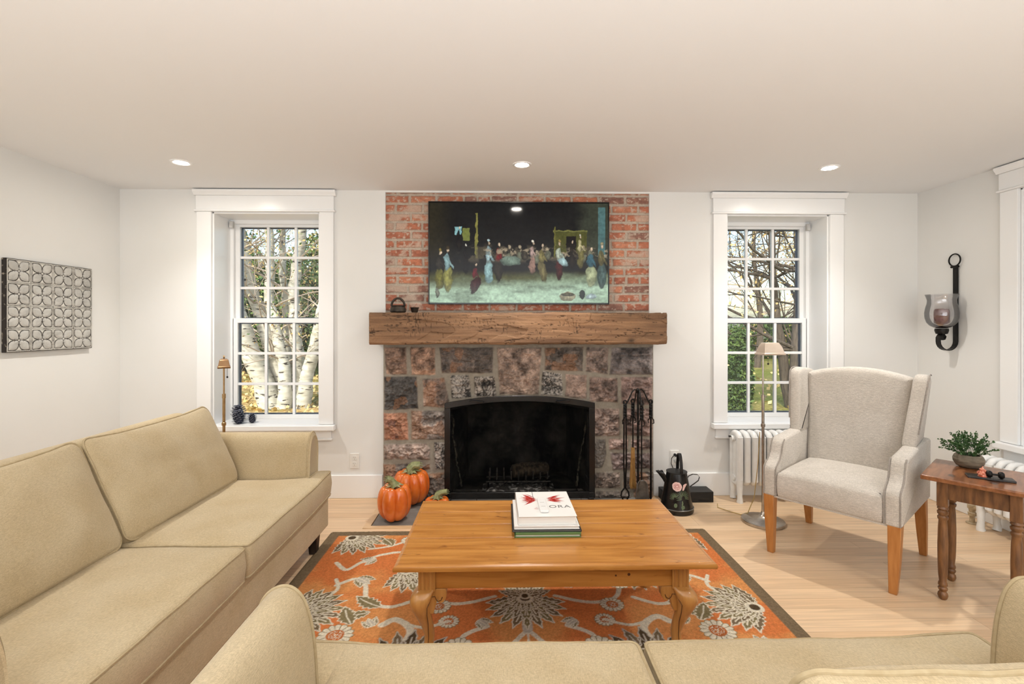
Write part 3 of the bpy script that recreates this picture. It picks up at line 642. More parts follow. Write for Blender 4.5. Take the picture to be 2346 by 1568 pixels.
def cab_leg(sx, sy):
    cx_, cy_ = sx*(ax_-.033), sy*(ay_-.033)
    r = MB(); h = .034
    prof = []
    # fluted square block
    pts = []
    for side in range(4):
        a = side*pi/2
        for k in range(13):
            u = -h+2*h*k/13; dep = h-(.004 if k % 3 == 2 else 0); p = Vector((dep, u)); p.rotate(Matrix.Rotation(a, 2)) if False else None
            pts.append((dep*cos(a)-u*sin(a), dep*sin(a)+u*cos(a)))
    r.prism([(cx_+p[0], cy_+p[1]) for p in pts], az0-.006, az1, 'z')
    o = r.build('leg', PINEL, t)
    # curved lower leg
    c = MB(); st = [(.300, .000, .036, 3.5), (.290, .010, .040, 3.2), (.272, .022, .043, 3), (.250, .027, .041, 2.8), (.222, .024, .036, 2.6), (.185, .014, .030, 2.4), (.14, .002, .0245, 2.3), (.10, -.006, .021, 2.2), (.065, -.004, .020, 2.2), (.04, .004, .023, 2.2), (.022, .012, .030, 2.1), (.012, .014, .033, 2), (.0, .012, .027, 2)]
    n = 28; v = []
    for z_, of, rr, ex in st:
        for j in range(n):
            a = 2*pi*j/n; ca, sa = cos(a), sin(a); q = rr/((abs(ca)**ex+abs(sa)**ex)**(1/ex))
            v.append((cx_+sx*of+q*ca, cy_+sy*of+q*sa, z_))
    f = [(i*n+j, i*n+(j+1) % n, (i+1)*n+(j+1) % n, (i+1)*n+j) for i in range(len(st)-1) for j in range(n)]+[tuple(range(n)), tuple((len(st)-1)*n+j for j in range(n))]
    # scroll ear on the inner side, with a carved line
    cb = c.add(v, f).build('carved_leg', PINEL, o, smooth=True)
    e = MB()
    for (ux, uy) in ((-sx, 0), (0, -sy)):
        pl = [(.02, .300), (.075, .300), (.080, .285), (.077, .262), (.066, .246), (.052, .242), (.043, .250), (.045, .262), (.040, .250), (.034, .225), (.026, .20), (.0, .2)]
        wv = Vector((abs(uy), abs(ux), 0))*.016; base = Vector((cx_+sx*.012*abs(uy), cy_+sy*.012*abs(ux), 0)); nn = len(pl)
        vv = [base+Vector((ux*p[0], uy*p[0], p[1]))+wv*sg for sg in (-1, 1) for p in pl]
        e.add(vv, [tuple(range(nn)), tuple(reversed(range(nn, 2*nn)))]+[(i, (i+1) % nn, nn+(i+1) % nn, nn+i) for i in range(nn)])
    e.build('knee_scroll', PINEL, o, bevel=.005, seg=3)
    g = MB(); q = [(.074, .268), (.070, .254), (.058, .250), (.05, .258), (.044, .27), (.030, .268), (.020, .245), (.015, .21), (.01, .16), (.004, .1), (.002, .05)]
    for (ux, uy) in ((-sx, 0),):
        fy = []
        for a_, z_ in q:
            of = np.interp(z_, [s_[0] for s_ in reversed(st)], [s_[1] for s_ in reversed(st)]); rr = np.interp(z_, [s_[0] for s_ in reversed(st)], [s_[2] for s_ in reversed(st)])
            yy = cy_+sy*of-rr if z_ < .26 and a_ < .045 else cy_-.0165+sy*.012
            fy.append((cx_+sx*of*.5+ux*a_, min(yy, cy_-.016+sy*.012) if sy < 0 else yy, z_))
        g.tube(fy, .0018, 6)
    g.build('carved_line', pm('dark_carving', S(96, 58, 24), rough=.5), o, smooth=True)
for sx in (-1, 1):
    for sy in (-1, 1): cab_leg(sx, sy)
# ================================================================ RUG
RC = .115; RW, RY1, RY0 = 1.235, P(1200, 1214, z=.012).y, .16
c = .0042; xs = np.arange(-RW, RW+c, c); ysr = np.arange(0, RY1-1.25, c); X, Y = np.meshgrid(xs, ysr)      # Y = distance from far edge
FX, FY = X, Y; hx = xs[len(xs)//2:] if False else np.arange(0, RW+c, c); X, Y = np.meshgrid(hx, ysr)
U = X+.006*(fbm(X*30, Y*30, 201)-.5); V_ = Y+.006*(fbm(X*30, Y*30, 203)-.5); FULL = (slice(None), slice(None)); SL = FULL; UA, VA = U, V_
def at(x, y, r):
    global SL, U, V_
    i0, i1 = max(0, int((y-r)/c)), max(1, int((y+r)/c)+1); j0, j1 = max(0, int((x-r)/c)), max(1, int((x+r)/c)+1)
    SL = (slice(i0, i1), slice(j0, j1)); U, V_ = UA[SL], VA[SL]
    return U.size > 0
ORA, OR2 = lin(212, 124, 70), lin(218, 148, 88); CR, GY, OL, BR, DK = lin(226, 216, 194), lin(196, 186, 170), lin(136, 122, 88), lin(124, 106, 82), lin(88, 72, 52)
m_ = sstep(.42, .62, fbm(X*3, Y*5, 207))[..., None]; col = ORA*(1-m_)+OR2*m_
hgt = np.zeros(X.shape)
def put(mask_, c_, h=.0012):
    global col, hgt
    k = np.clip(mask_, 0, 1)[..., None]; col[SL] = col[SL]*(1-k)+c_*k; hgt[SL] = np.maximum(hgt[SL], np.clip(mask_, 0, 1)*h)
def seg_d(u, v, pts):
    d = np.full(u.shape, 9.0)
    for (a, b_) in zip(pts[:-1], pts[1:]):
        ex, ey = b_[0]-a[0], b_[1]-a[1]; px_, py_ = u-a[0], v-a[1]; tt_ = np.clip((px_*ex+py_*ey)/(ex*ex+ey*ey+1e-12), 0, 1)
        d = np.minimum(d, np.hypot(px_-ex*tt_, py_-ey*tt_))
    return d
def crv(P_, n=8):
    out = []
    for i in range(len(P_)-1):
        p0 = P_[max(i-1, 0)]; p1 = P_[i]; p2 = P_[i+1]; p3 = P_[min(i+2, len(P_)-1)]
        for j in range(n):
            t = j/n; out.append(tuple(.5*((2*p1[k])+(-p0[k]+p2[k])*t+(2*p0[k]-5*p1[k]+4*p2[k]-p3[k])*t*t+(-p0[k]+3*p1[k]-3*p2[k]+p3[k])*t**3) for k in range(2)))
    return out+[P_[-1]]
def vine(pts, w=.011, c_=CR):
    for q0, q1 in zip(crv(pts)[:-1], crv(pts)[1:]):
        if at((q0[0]+q1[0])/2, (q0[1]+q1[1])/2, .06): put(1-sstep(w*.8, w*1.3, seg_d(U, V_, [q0, q1])), c_)
def leaf(x, y, L_, w, a, c_=OL, edge=CR, ew=.007):
    if not at(x, y, L_*1.05): return
    dx, dy = U-x, V_-y; u = dx*cos(a)+dy*sin(a); v = -dx*sin(a)+dy*cos(a); t = np.clip(u/L_, 0, 1)
    hw_ = w*np.sin(pi*t**.75)*(1+.16*np.sin(t*40)); d = np.abs(v-.18*w*np.sin(t*pi))-hw_; d = np.where((u < 0) | (u > L_), .05, d)
    put(1-sstep(0, .004, d), edge); put(1-sstep(-ew, -ew+.003, d), c_); put((1-sstep(.002, .005, np.abs(v-.18*w*np.sin(t*pi))))*(u > 0)*(u < L_*.8), edge)
def daisy(x, y, r, n=15):
    if not at(x, y, r*1.2): return
    dx, dy = U-x, V_-y; rr = np.hypot(dx, dy); a = np.arctan2(dy, dx); e = r*(.86+.14*np.abs(np.sin(a*n/2)))
    put(1-sstep(0, .004, rr-e-.004), OL); put(1-sstep(0, .004, rr-e), CR); put((1-sstep(.1, .4, np.abs(np.sin(a*n/2))))*(rr > r*.5)*(rr < r*.97), OL)
    put(1-sstep(0, .004, rr-r*.5), ORA*.8); put((1-sstep(.3, .6, np.abs(np.sin(rr*260+3*np.sin(a*5)))))*(rr < r*.42), CR)
def palm(x, y, r, a, n=9, sp=2.2, fill=OL, ed=CR):
    # fan of lobed petals opening along direction a
    for ring, (rk, off) in enumerate(((1.0, 0), (.72, .5), (.45, 0))):
        for k in range(n-ring):
            th = a+sp*((k+.5*(ring % 2))/(n-1-ring*.5)-.5)*(1 if ring else 1); L_ = r*rk*(.8+.2*cos((th-a)*1.1))
            leaf(x, y, L_, r*.13*rk+.006, th, fill if (k+ring) % 2 else BR, ed, .006)
    at(x, y, r*.25); dx, dy = U-x, V_-y; put(1-sstep(0, .005, np.hypot(dx, dy)-r*.16), ed); put(1-sstep(0, .005, np.hypot(dx, dy)-r*.09), DK)
def bud(x, y, r, a):
    for k, th in enumerate((a-.5, a+.5, a)): leaf(x-.2*r*cos(a), y-.2*r*sin(a), r*1.5, r*.38, th, OL if k < 2 else GY, CR, .006)
# vines first
vine([(0, 1.25), (.0, 1.06), (.10, 1.18), (.24, 1.30), (.42, 1.36)]); vine([(.0, 1.05), (.0, .93)], .02, GY)
vine([(.845, 1.34), (.845, 1.16), (.83, 1.02)]); vine([(.98, .66), (.90, .60), (.83, .66), (.78, .80), (.66, .86), (.54, .80)])
vine([(.62, 1.42), (.56, 1.2), (.52, 1.05), (.60, .96), (.66, 1.0)], .016); vine([(1.06, .42), (.98, .50), (.92, .42), (.84, .34), (.72, .30), (.62, .34)])
vine([(1.02, 1.45), (1.0, 1.3), (1.08, 1.16)]); vine([(.15, .78), (.32, .84), (.45, .80), (.50, .68)]); vine([(.20, .24), (.34, .30), (.46, .22), (.55, .10)])
vine([(.1, 1.5), (.3, 1.62), (.6, 1.6), (.9, 1.72)]); vine([(.3, 1.2), (.28, 1.08), (.18, 1.02)])
for q in ((.845, 1.07, 0.075), (.30, 1.17, .072), (.50, .66, .06), (.62, .34, .055), (.2, .3, .06), (.95, 1.62, .07), (.42, .86, .055)): daisy(*q)
for q in ((.70, .14, .05), (1.0, .78, .045), (.12, 1.40, .05), (.72, 1.22, .05), (.36, .98, .045)): daisy(*q)
vine([(.70, .14), (.80, .22), (.92, .26)], .009); vine([(.36, .98), (.46, 1.02), (.54, 1.0)], .009); vine([(.72, 1.22), (.80, 1.24), (.845, 1.2)], .009); vine([(1.0, .60), (.96, .70), (1.0, .78)], .009)
palm(.0, .80, .25, pi/2, 11, 2.8); palm(.0, .78, .17, -pi/2, 7, 2.4)
palm(.50, 1.30, .27, -pi/2, 11, 3.0, DK, GY); palm(.64, .52, .24, pi/2+.9, 11, 2.8, OL, CR)
palm(1.10, .90, .25, pi+.15, 11, 2.7); palm(1.07, .10, .25, pi*.78, 9, 2.3); palm(.34, .05, .2, pi/2, 9, 2.6)
palm(1.12, 1.62, .24, pi, 9, 2.6); palm(0, 1.62, .22, pi/2, 9, 2.6); palm(.0, .30, .16, -pi/2, 9, 3)
for q in ((.88, .60, .07, 2.5), (.86, .38, .06, .6), (1.0, 1.18, .06, -1.2), (.22, .98, .05, 2.4), (.70, 1.0, .05, -1), (.40, .62, .05, 1)): bud(*q)
for q in ((.72, .30, .16, .045, 2.9), (.70, .86, .18, .04, -.6), (.74, .90, .14, .03, .25), (.80, .99, .16, .04, -1.1), (.60, 1.30, .2, .045, -.3), (.15, 1.2, .13, .05, .6), (.40, 1.17, .12, .045, .5),
          (.90, 1.36, .14, .04, .9), (.52, .30, .14, .04, -2.4), (.30, .56, .14, .04, 2.7), (.20, .70, .12, .04, -.9), (.98, 1.30, .13, .035, -.4), (.86, .12, .13, .04, 2.2), (.60, .12, .12, .04, .4), (.42, .45, .13, .04, -1.2)): leaf(*q)
SL = FULL
col = np.concatenate([col[:, :0:-1], col], 1); hgt = np.concatenate([hgt[:, :0:-1], hgt], 1); X, Y = np.meshgrid(np.concatenate([-hx[:0:-1], hx]), ysr); U, V_ = X, Y
ed = np.minimum(RW-np.abs(X), Y)+.01*(fbm(X*20, Y*20, 209)-.5)*0
put(1-sstep(.066, .070, ed), BR, 0)
nz_ = fbm(X*150, Y*150, 211, 2)[..., None]; col = col*(.74+.52*nz_); 
hh = .011+hgt+.0016*(fbm(X*160, Y*160, 213, 2)-.5); hh = np.where(ed < .006, .003, hh)
VV = np.stack([X+RC, RY1-Y, hh], -1)[:, ::-1]; rg = grid_mesh('area_rug', VV, pm('wool_pile', (1, 1, 1, 1), (.8, .8, .8, 1), attr='col', scale=300, rough=.97, spec=.1, bump=.8, bscale=330), None, col[:, ::-1])
# the hidden near part of the same rug, joined to it as one mesh
bm = bmesh.new(); bm.from_mesh(rg.data); lay = bm.verts.layers.float_color.get('col'); yb = RY1-float(ysr[-1])
vs = [bm.verts.new(p) for p in ((RC-RW, yb, .011), (RC+RW, yb, .011), (RC+RW, RY0, .011), (RC-RW, RY0, .011))]
for q in vs: q[lay] = (*ORA, 1)
bm.faces.new(vs); bm.to_mesh(rg.data); bm.free()
tag(rg, 'orange wool area rug with cream and olive floral pattern and brown border', 'rug')
# ================================================================ BOOKS + REMOTE
bl = P(1179, 1234.5, z=ZT); brr = P(1332, 1234, z=ZT); bx0, bx1, by0 = bl.x, brr.x, bl.y+.004
def book(name, label, x0, x1, y0, y1, z0, z1, cov, ct=.003, ctop=None, rz=0):
    cx_, cy_ = (x0+x1)/2, (y0+y1)/2; t = thing(name, label, 'book', (cx_, cy_, z0), rz, None); w, d, h = (x1-x0)/2, (y1-y0)/2, z1-z0
    # spine on the left side
    b = MB(); b.box(-w, -d, 0, w, d, ct).box(-w, -d, h-(ctop or ct), w, d, h).box(-w, -d, 0, -w+ct, d, h); b.build('cover', cov, t, bevel=.001)
    MB().box(-w+ct, -d+.005, ct, w-.005, d-.005, h-(ctop or ct)).build('pages', PAPER, t); return t
e = .0004
book('book', 'green hardcover book, lowest of the stack on the coffee table', bx0, bx1, by0, by0+.31, ZT+e, ZT+.0235, COVG, .005, .0115)
book('book', 'thin black book between the green and the white books', bx0-.010, bx1+.004, by0+.004, by0+.325, ZT+.024, ZT+.0315, BLKM, .002)
book('book', 'thin white book lying under the thick white book', bx0-.002, bx1-.004, by0+.012, by0+.34, ZT+.032, ZT+.046, COVW, .002)
tb = book('book', 'thick white hardcover book with a red flower on its cover, top of the stack', bx0+.014, bx1-.016, by0+.028, by0+.345, ZT+.0465, ZT+.084, COVW, .003, rz=radians(1))
# cover art and lettering
TW, TD, TH_ = (bx1-bx0-.03)/2, .158, .0375
ar = MB(); random.seed(3)
for (fx_, fy_, n_, sp, dr) in ((-.042, .050, 34, 1.9, pi), (.022, .050, 20, 1.1, 0)):
    for k in range(n_):
        a = dr+random.uniform(-sp/2, sp/2); L_ = random.uniform(.045, .085); w_ = random.uniform(.002, .0048); d_ = Vector((cos(a), sin(a)*1.1)); n2 = Vector((-d_.y, d_.x)); o_ = Vector((fx_+random.uniform(-.006, .012), fy_+random.uniform(-.02, .02)))
        q = [o_, o_+d_*L_*.5+n2*w_, o_+d_*L_, o_+d_*L_*.5-n2*w_]; z_ = TH_+.0003+k*.00001
        ar.add([(p.x, p.y, z_) for p in q], [(0, 1, 2, 3)])
    ar.build('flower_print', RED, tb); ar = MB()
for k in range(7):
    a = -pi/2+(k-3)*.25; ar.add([(-.04, -.05, TH_+.0004), (-.04+.02*cos(a)+.001, -.05+.03*sin(a), TH_+.0004), (-.04+.02*cos(a), -.05+.03*sin(a)+.001, TH_+.0004)], [(0, 1, 2)])
ar.build('flower_print', RED, tb)
def text(s, size, loc, m, parent, rot=(0, 0, 0), name='lettering', ext=.0002, sx=1, space=1.0):
    cu = bpy.data.curves.new('t', 'FONT'); cu.body = s; cu.size = size; cu.extrude = ext; cu.space_character = space
    o = bpy.data.objects.new('t', cu); C.objects.link(o); bpy.context.view_layer.update()
    me = bpy.data.meshes.new_from_object(o.evaluated_get(bpy.context.evaluated_depsgraph_get())); bpy.data.objects.remove(o)
    q = bpy.data.objects.new(name, me); me.materials.clear(); me.materials.append(m); C.objects.link(q); q.parent = parent; q.location = loc; q.rotation_euler = rot; q.scale = (sx, 1, 1); return q
text('ORA', .046, (.018, -.060, TH_+.0003), INK, tb, space=1.12)
lm = MB(); lm.box(-.047, .06, TH_, -.045, .157, TH_+.001).box(-.047, .157, 0, -.045, .1585, TH_); lm.build('ribbon', BLKM, tb)
rm = thing('remote_control', 'small white remote control lying on the flowered book', 'remote control', (tb.location.x-.010, tb.location.y-.040, ZT+.0848), radians(2))
b = MB(); b.prism(rrect(.040, .165, .009, per=2), 0, .011, 'z').build('body', pm('white_plastic', S(236, 235, 233), rough=.25), rm, bevel=.003, seg=3)
b = MB(); b.prism(rrect(.02, .004, .0015, per=1), .0108, .0116, 'z', M=Matrix.Translation((0, -.03, 0))); b.build('button', pm('grey_plastic', S(190, 188, 184), rough=.4), rm); b = MB(); b.prism(rrect(.02, .004, .0015, per=1), .0108, .0116, 'z', M=Matrix.Translation((0, .02, 0)))
b.build('button', pm('grey_plastic', S(190, 188, 184), rough=.4), rm)
# ================================================================ ARMCHAIR (local: -y front)
ch = thing('armchair', 'grey woven wingback armchair with tapered wooden legs by the right window', 'armchair', (2.055, 2.835, 0), radians(-51.2))
HWc, HDc = .335, .335
# seat
po = round_poly([(-HWc+.075, -HDc), (HWc-.075, -HDc), (HWc-.075, .28), (-HWc+.075, .28)], .02, per=.05)
def df(q):
    return q
cushion('seat', po, .150, Matrix.Translation((0, 0, .42)), TWEED, ch, crown=.024, crownb=0, r=.022, ctr=(0, -.02), wr=.002, seed=31, soft=(2*HWc-.15, .615, 0, -.0275), bulge=.004)
side = [(-HDc, .345), (-HDc, .500), (-.325, .520), (-.300, .538), (-.270, .556), (-.248, .585), (-.235, .62), (-.222, .650), (-.200, .668), (-.17, .676), (-.06, .682), (.03, .69), (.10, .70), (.20, .70), (.36, .70), (.345, .345)]
def slab(prof, xin, th, s, flare=lambda y, z: 0, r=.012, nt=6):
    # rounded slab following a side profile; xin = inner face
    n = len(prof); cen = Vector((sum(p[0] for p in prof)/n, sum(p[1] for p in prof)/n)); lay = []
    nr = []
    for i in range(n):
        d = Vector(prof[(i+1) % n])-Vector(prof[i-1]); nr.append(Vector((-d.y, d.x)).normalized())
    area = sum(prof[i][0]*prof[(i+1) % n][1]-prof[(i+1) % n][0]*prof[i][1] for i in range(n)); sg = 1 if area > 0 else -1
    for k in range(nt+1):
        a = pi*k/nt; xx = -cos(a); ins = (1-sin(a)**.5)*r if 0 < k < nt else r
        lay.append((xx, ins))
    lay = [(-1, r*1.0), (-.86, r*.3), (-.6, 0), (.6, 0), (.86, r*.3), (1, r*1.0)]
    v = []
    for xx, ins in lay:
        for i in range(n):
            p = Vector(prof[i])+nr[i]*ins*sg; v.append((s*(xin+th/2+xx*th/2+flare(p.x, p.y)), p.x, p.y))
    f = [(i*n+j, i*n+(j+1) % n, (i+1)*n+(j+1) % n, (i+1)*n+j) for i in range(len(lay)-1) for j in range(n)]+[tuple(range(n)), tuple((len(lay)-1)*n+j for j in range(n))]
    return v, f
sp_ = round_poly(list(reversed(side)), .012, 3, .03)
for s in (-1, 1):
    v, f = slab(sp_, HWc-.078, .080, s, r=.014)
    a = MB().add(v, f).build('armrest', TWEED, ch, smooth=True)
    pp = [(-.3352, z_) for z_ in (.35, .40, .45)]+side[1:9]
    MB().tube([(s*(HWc-.074), y_-.0, z_+.001) for y_, z_ in pp], .0035, 6).build('piping', PIPE_G, a, smooth=True)
    MB().tube([(s*(HWc-.006), y_-.0, z_+.001) for y_, z_ in pp], .0035, 6).build('piping', PIPE_G, a, smooth=True)
    wing = [(.045, .682), (.06, .76), (.085, .86), (.112, .95), (.132, 1.02), (.150, 1.062), (.180, 1.082), (.225, 1.086), (.31, 1.075), (.39, 1.05), (.36, .682)]
    wp = round_poly(list(reversed(wing)), .02, 4, .03)
    fl = lambda y, z: max(0, (z-.68))*.10-(max(0, y-.14))*.10
    v, f = slab(wp, HWc-.082, .072, s, flare=fl, r=.022)
    w_ = MB().add(v, f).build('wing', TWEED, ch, smooth=True)
    MB().tube([(s*(HWc-.080+.004), .055, .684), (s*(HWc-.045), .038, .686), (s*(HWc-.004), .05, .684), (s*(HWc-.004), .20, .684), (s*(HWc-.004), .33, .684)], .0035, 6).build('piping', PIPE_G, w_, smooth=True)
    MB().tube([(s*(HWc-.012+fl(y_, z_)), y_+.006, z_) for y_, z_ in wing[1:9]], .0035, 6).build('piping', PIPE_G, w_, smooth=True)
# backrest with arched top
n = 14; ol = [(HWc-.080, -.33), (HWc-.058, .23)]
for k in range(n+1): a = k/n; x_ = (HWc-.058)*(1-2*a); ol.append((x_, .262+.048*(1-(1-2*a)**2)))
ol += [(-HWc+.058, .23), (-HWc+.080, -.33)]
ol = round_poly(ol, .02, 3, .04)
cushion('backrest', ol, .10, Matrix.Translation((0, .235, .79)) @ Matrix.Rotation(-radians(9), 4, 'X') @ Matrix.Rotation(pi/2, 4, 'X'), TWEED, ch, crown=.018, crownb=.01, r=.022, ctr=(0, -.0), wr=.003, seed=41, soft=(.56, .62, 0, -.02))
bk = MB(); bk.prism(round_poly([(.27, .345), (.345, .345), (.36, .70), (.36, .75), (.30, .75)], .01), -HWc+.05, HWc-.05, 'x'); bk.build('back_panel', TWEED, ch, bevel=.01)
bt = MB(); bt.box(-HWc+.06, -HDc+.012, .338, HWc-.06, .32, .35); bt.build('underframe', TWEED, ch)
for sx in (-1, 1):
    for fr in (1, 0):
        if fr: x0, y0, x1, y1 = HWc-.032, -HDc+.032, HWc-.040, -HDc+.026
        else: x0, y0, x1, y1 = HWc-.036, .295, HWc-.030, .345
        v = []
        for z_, q, xx, yy in ((.0, .0175, x1, y1), (.17, .0245, (x0+x1)/2+.001, (y0*.6+y1*.4)), (.350, .029, x0, y0)):
            v += [(sx*xx+a*q, yy+b_*q, z_) for a, b_ in ((-1, -1), (1, -1), (1, 1), (-1, 1))]
        f = [(0, 1, 2, 3), (8, 9, 10, 11)]+[(k*4+j, k*4+(j+1) % 4, k*4+4+(j+1) % 4, k*4+4+j) for k in range(2) for j in range(4)]
        MB().add(v, f).build('leg', CHERRY, ch, bevel=.003)
# ================================================================ SIDE TABLE
O = P(2160, 1373, z=0); ux = Vector((.64, -.77, 0)).normalized(); uy = Vector((.77, .64, 0)).normalized(); rzt = atan2(ux.y, ux.x)
st_ = thing('side_table', 'small dark oak side table with turned legs beside the armchair', 'side table', (O.x, O.y, 0), rzt)
LX, LY, TZ = .255, .268, .624
MB().box(-.075, -.085, TZ-.024, LX+.075, LY+.085, TZ).build('tabletop', OAKT, st_, bevel=.006, seg=3)
for (a0, b0, a1, b1) in ((.0, -.015, LX, .003), (0, LY-.003, LX, LY+.015)): MB().box(a0, b0, TZ-.118, a1, b1, TZ-.0245).build('apron', OAKD, st_, bevel=.002)
for (a0, b0, a1, b1) in ((-.015, 0, .003, LY), (LX-.003, 0, LX+.015, LY)): MB().box(a0, b0, TZ-.118, a1, b1, TZ-.0245).build('apron', OAKD, st_, bevel=.002)
pr = [(.012, 0), (.017, .006), (.021, .02), (.019, .032), (.013, .040), (.018, .048), (.020, .056), (.015, .064), (.019, .072), (.018, .082), (.0145, .09), (.0185, .13), (.0205, .20), (.021, .28), (.019, .36), (.0165, .395), (.021, .403), (.022, .412), (.016, .42), (.022, .428), (.023, .438), (.017, .446), (.023, .454), (.019, .466), (.018, .47)]
for lx in (0, LX):
    for ly in (0, LY):
        l_ = MB().box(lx-.0215, ly-.0215, .466, lx+.0215, ly+.0215, TZ-.0245).build('leg', OAKD, st_, bevel=.002)
        MB().lathe(pr, 24, M=Matrix.Translation((lx, ly, 0))).build('turning', OAKD, l_, smooth=True)
# plant
pc = P(2219, 1071, z=TZ)
pl = thing('potted_plant', 'small leafy green plant in a round stone pot on the side table', 'plant', (pc.x, pc.y, TZ+.0005))
STP = pm('stone_pot', S(96, 86, 72), S(132, 120, 102), rough=.8, scale=18, stretch=(1, 1, 4), bump=.5, bscale=40)
MB().lathe([(.036, 0), (.050, .008), (.062, .028), (.064, .044), (.058, .060), (.050, .068), (.045, .066), (.045, .055), (.001, .055)], 36, cap=True).build('pot', STP, pl, smooth=True)
MB().lathe([(.0445, .056), (.02, .060), (.001, .060)], 24, cap=False).build('soil', pm('soil', S(50, 38, 28), rough=1), pl)
LEAF = pm('plant_leaf', S(46, 78, 40), S(74, 108, 58), rough=.5, scale=60)
random.seed(5); lv = MB(); sm = MB()
def leafquad(mb, p, d, L_, w):
    n_ = d.orthogonal().normalized(); n_.rotate(Matrix.Rotation(random.uniform(0, 6.28), 3, d)); b_ = d.cross(n_)
    mb.add([p, p+d*L_*.5+n_*w+b_*w*.3, p+d*L_, p+d*L_*.5-n_*w+b_*w*.3], [(0, 1, 2, 3)])
for k in range(64):
    a = random.uniform(0, 6.28); el = random.uniform(.12, 1.5); d = Vector((cos(a)*cos(el), sin(a)*cos(el), sin(el))); L_ = random.uniform(.07, .115)*(.8+.2*sin(el)+(.22 if el < .6 else 0))
    p0 = Vector((cos(a)*.02, sin(a)*.02, .058)); pts = [p0+d*L_*t+Vector((0, 0, .02*sin(t*2))) for t in (0, .35, .7, 1)]
    sm.tube(pts, .0009, 4)
    for j in range(26):
        t = random.uniform(.3, 1.03); i = min(int(t*3), 2); p = pts[i].lerp(pts[i+1], t*3-i)
        dd = (d+Vector([random.uniform(-1, 1) for _ in range(3)])).normalized(); leafquad(lv, p, dd, random.uniform(.008, .013), .0042)
lv.build('foliage', LEAF, pl); sm.build('stem', LEAF, pl)
# tray, ornament, dumbbell
tc_ = P(2268, 1098, z=TZ); tr_ = MB().box(-.085, -.032, 0, .085, .032, .010).build('flat_tray', pm('tray_black', S(40, 34, 30), rough=.4), None, bevel=.002, loc=(tc_.x, tc_.y, TZ+.0005), rot=(0, 0, rzt+.28))
tag(tr_, 'thin dark tray at the edge of the side table under the small ornaments', 'tray')
o_ = P(2251, 1092, z=TZ+.011); o_ = Vector((o_.x, o_.y, TZ+.011)); og = MB(); random.seed(8)
for k in range(16):
    a = random.uniform(0, 6.28); rr = random.uniform(.004, .02); s_ = random.uniform(.006, .010); c_ = (cos(a)*rr, sin(a)*rr*.7, s_+random.uniform(0, .034)*(1-rr/.028))
    og.lathe([(.0005, -s_), (s_*.8, -s_*.5), (s_, 0), (s_*.8, s_*.5), (.0005, s_)], 6, M=Matrix.Translation(c_))
og.lathe([(.018, 0), (.014, .012), (.008, .03), (.0005, .05)], 8)
tag(og.build('ornament', pm('amber_glass', S(190, 88, 58), S(222, 150, 124), rough=.15, scale=90, lo=.45, hi=.55), None, loc=o_), 'small orange-pink faceted glass ornament standing on the dark tray', 'ornament')
d_ = P(2280, 1096, z=TZ+.011); db = MB(); RX = Matrix.Rotation(pi/2, 4, 'Y')
for sx in (-1, 1): db.lathe([(.0005, -.012), (.012, -.010), (.0165, -.004), (.0165, .004), (.012, .010), (.0005, .012)], 20, M=Matrix.Translation((sx*.021, 0, .0165)) @ RX)
db.lathe([(.006, -.02), (.005, 0), (.006, .02)], 12, M=Matrix.Translation((0, 0, .0165)) @ RX)
tag(db.build('toy_dumbbell', IRON, None, smooth=True, loc=(d_.x, d_.y, TZ+.011), rot=(0, 0, rzt+.28)), 'little dark iron dumbbell-shaped ornament lying on the tray', 'ornament')
# ================================================================ WALL SCONCE
sc_y = P(2187, 610, x=XR-.02).y; sx_ = XR
so = thing('candle_sconce', 'black iron wall sconce with a glass hurricane shade on the right wall', 'sconce', (XR, sc_y, 0))
zt, zb = P(2189, 612, x=XR-.02).z, 1.20
bd = MB(); pth = [(-.012, zt), (-.012, 1.5), (-.012, 1.30)]+[(-.012-.066*(1-cos(a)), 1.25-.066*sin(a)) for a in [pi*k/10 for k in range(11)]]
pth += [(-.144+.012*k, 1.25+z_) for k, z_ in ((0, .028), (1, .048), (2.5, .052), (3.6, .035), (3, .015), (1.9, .012))]
bw_ = .019
for i in range(len(pth)-1):
    pass
vv = []
for i, (x_, z_) in enumerate(pth):
    a = Vector(pth[max(i-1, 0)]); b_ = Vector(pth[min(i+1, len(pth)-1)]); tn = (b_-a).normalized(); nn = Vector((-tn.y, tn.x))*.003
    for (w_, s_) in ((-bw_, 1), (bw_, 1), (bw_, -1), (-bw_, -1)): vv.append((x_+nn.x*s_, w_, z_+nn.y*s_))
k = len(pth); ff = [(i*4+j, i*4+(j+1) % 4, i*4+4+(j+1) % 4, i*4+4+j) for i in range(k-1) for j in range(4)]+[(0, 1, 2, 3), (4*k-4, 4*k-3, 4*k-2, 4*k-1)]
bd.add(vv, ff).build('bracket', IRON, so)
MB().tube([(-.020, .045*cos(a), zt+.052+.045*sin(a)) for a in [2*pi*j/30 for j in range(30)]], .005, 8, closed=True).build('ring', IRON, so, smooth=True)
MB().tube([(-.018, -.028, zt+.003), (-.018, .028, zt+.003)], .009, 10).build('loop', IRON, so, smooth=True)
cxs = -.118; shz = P(2153, 745, x=XR+cxs).z; M = Matrix.Translation((cxs, 0, 0))
MB().lathe([(.006, 1.285), (.012, 1.30), (.035, 1.306), (.042, 1.33), (.040, 1.345), (.001, 1.345)], 28, M=M).build('candle_cup', IRON, so, smooth=True)
gp = [(.030, 1.347), (.046, 1.352), (.070, 1.366), (.088, 1.39), (.098, 1.425), (.100, 1.46), (.094, 1.50), (.086, 1.53), (.084, 1.555), (.092, 1.585), (.097, 1.598)]
MB().lathe(gp+[(r_-.003, z_) for r_, z_ in reversed(gp)], 48, M=M, cap=False).build('glass_shade', SHADEG, so, smooth=True)
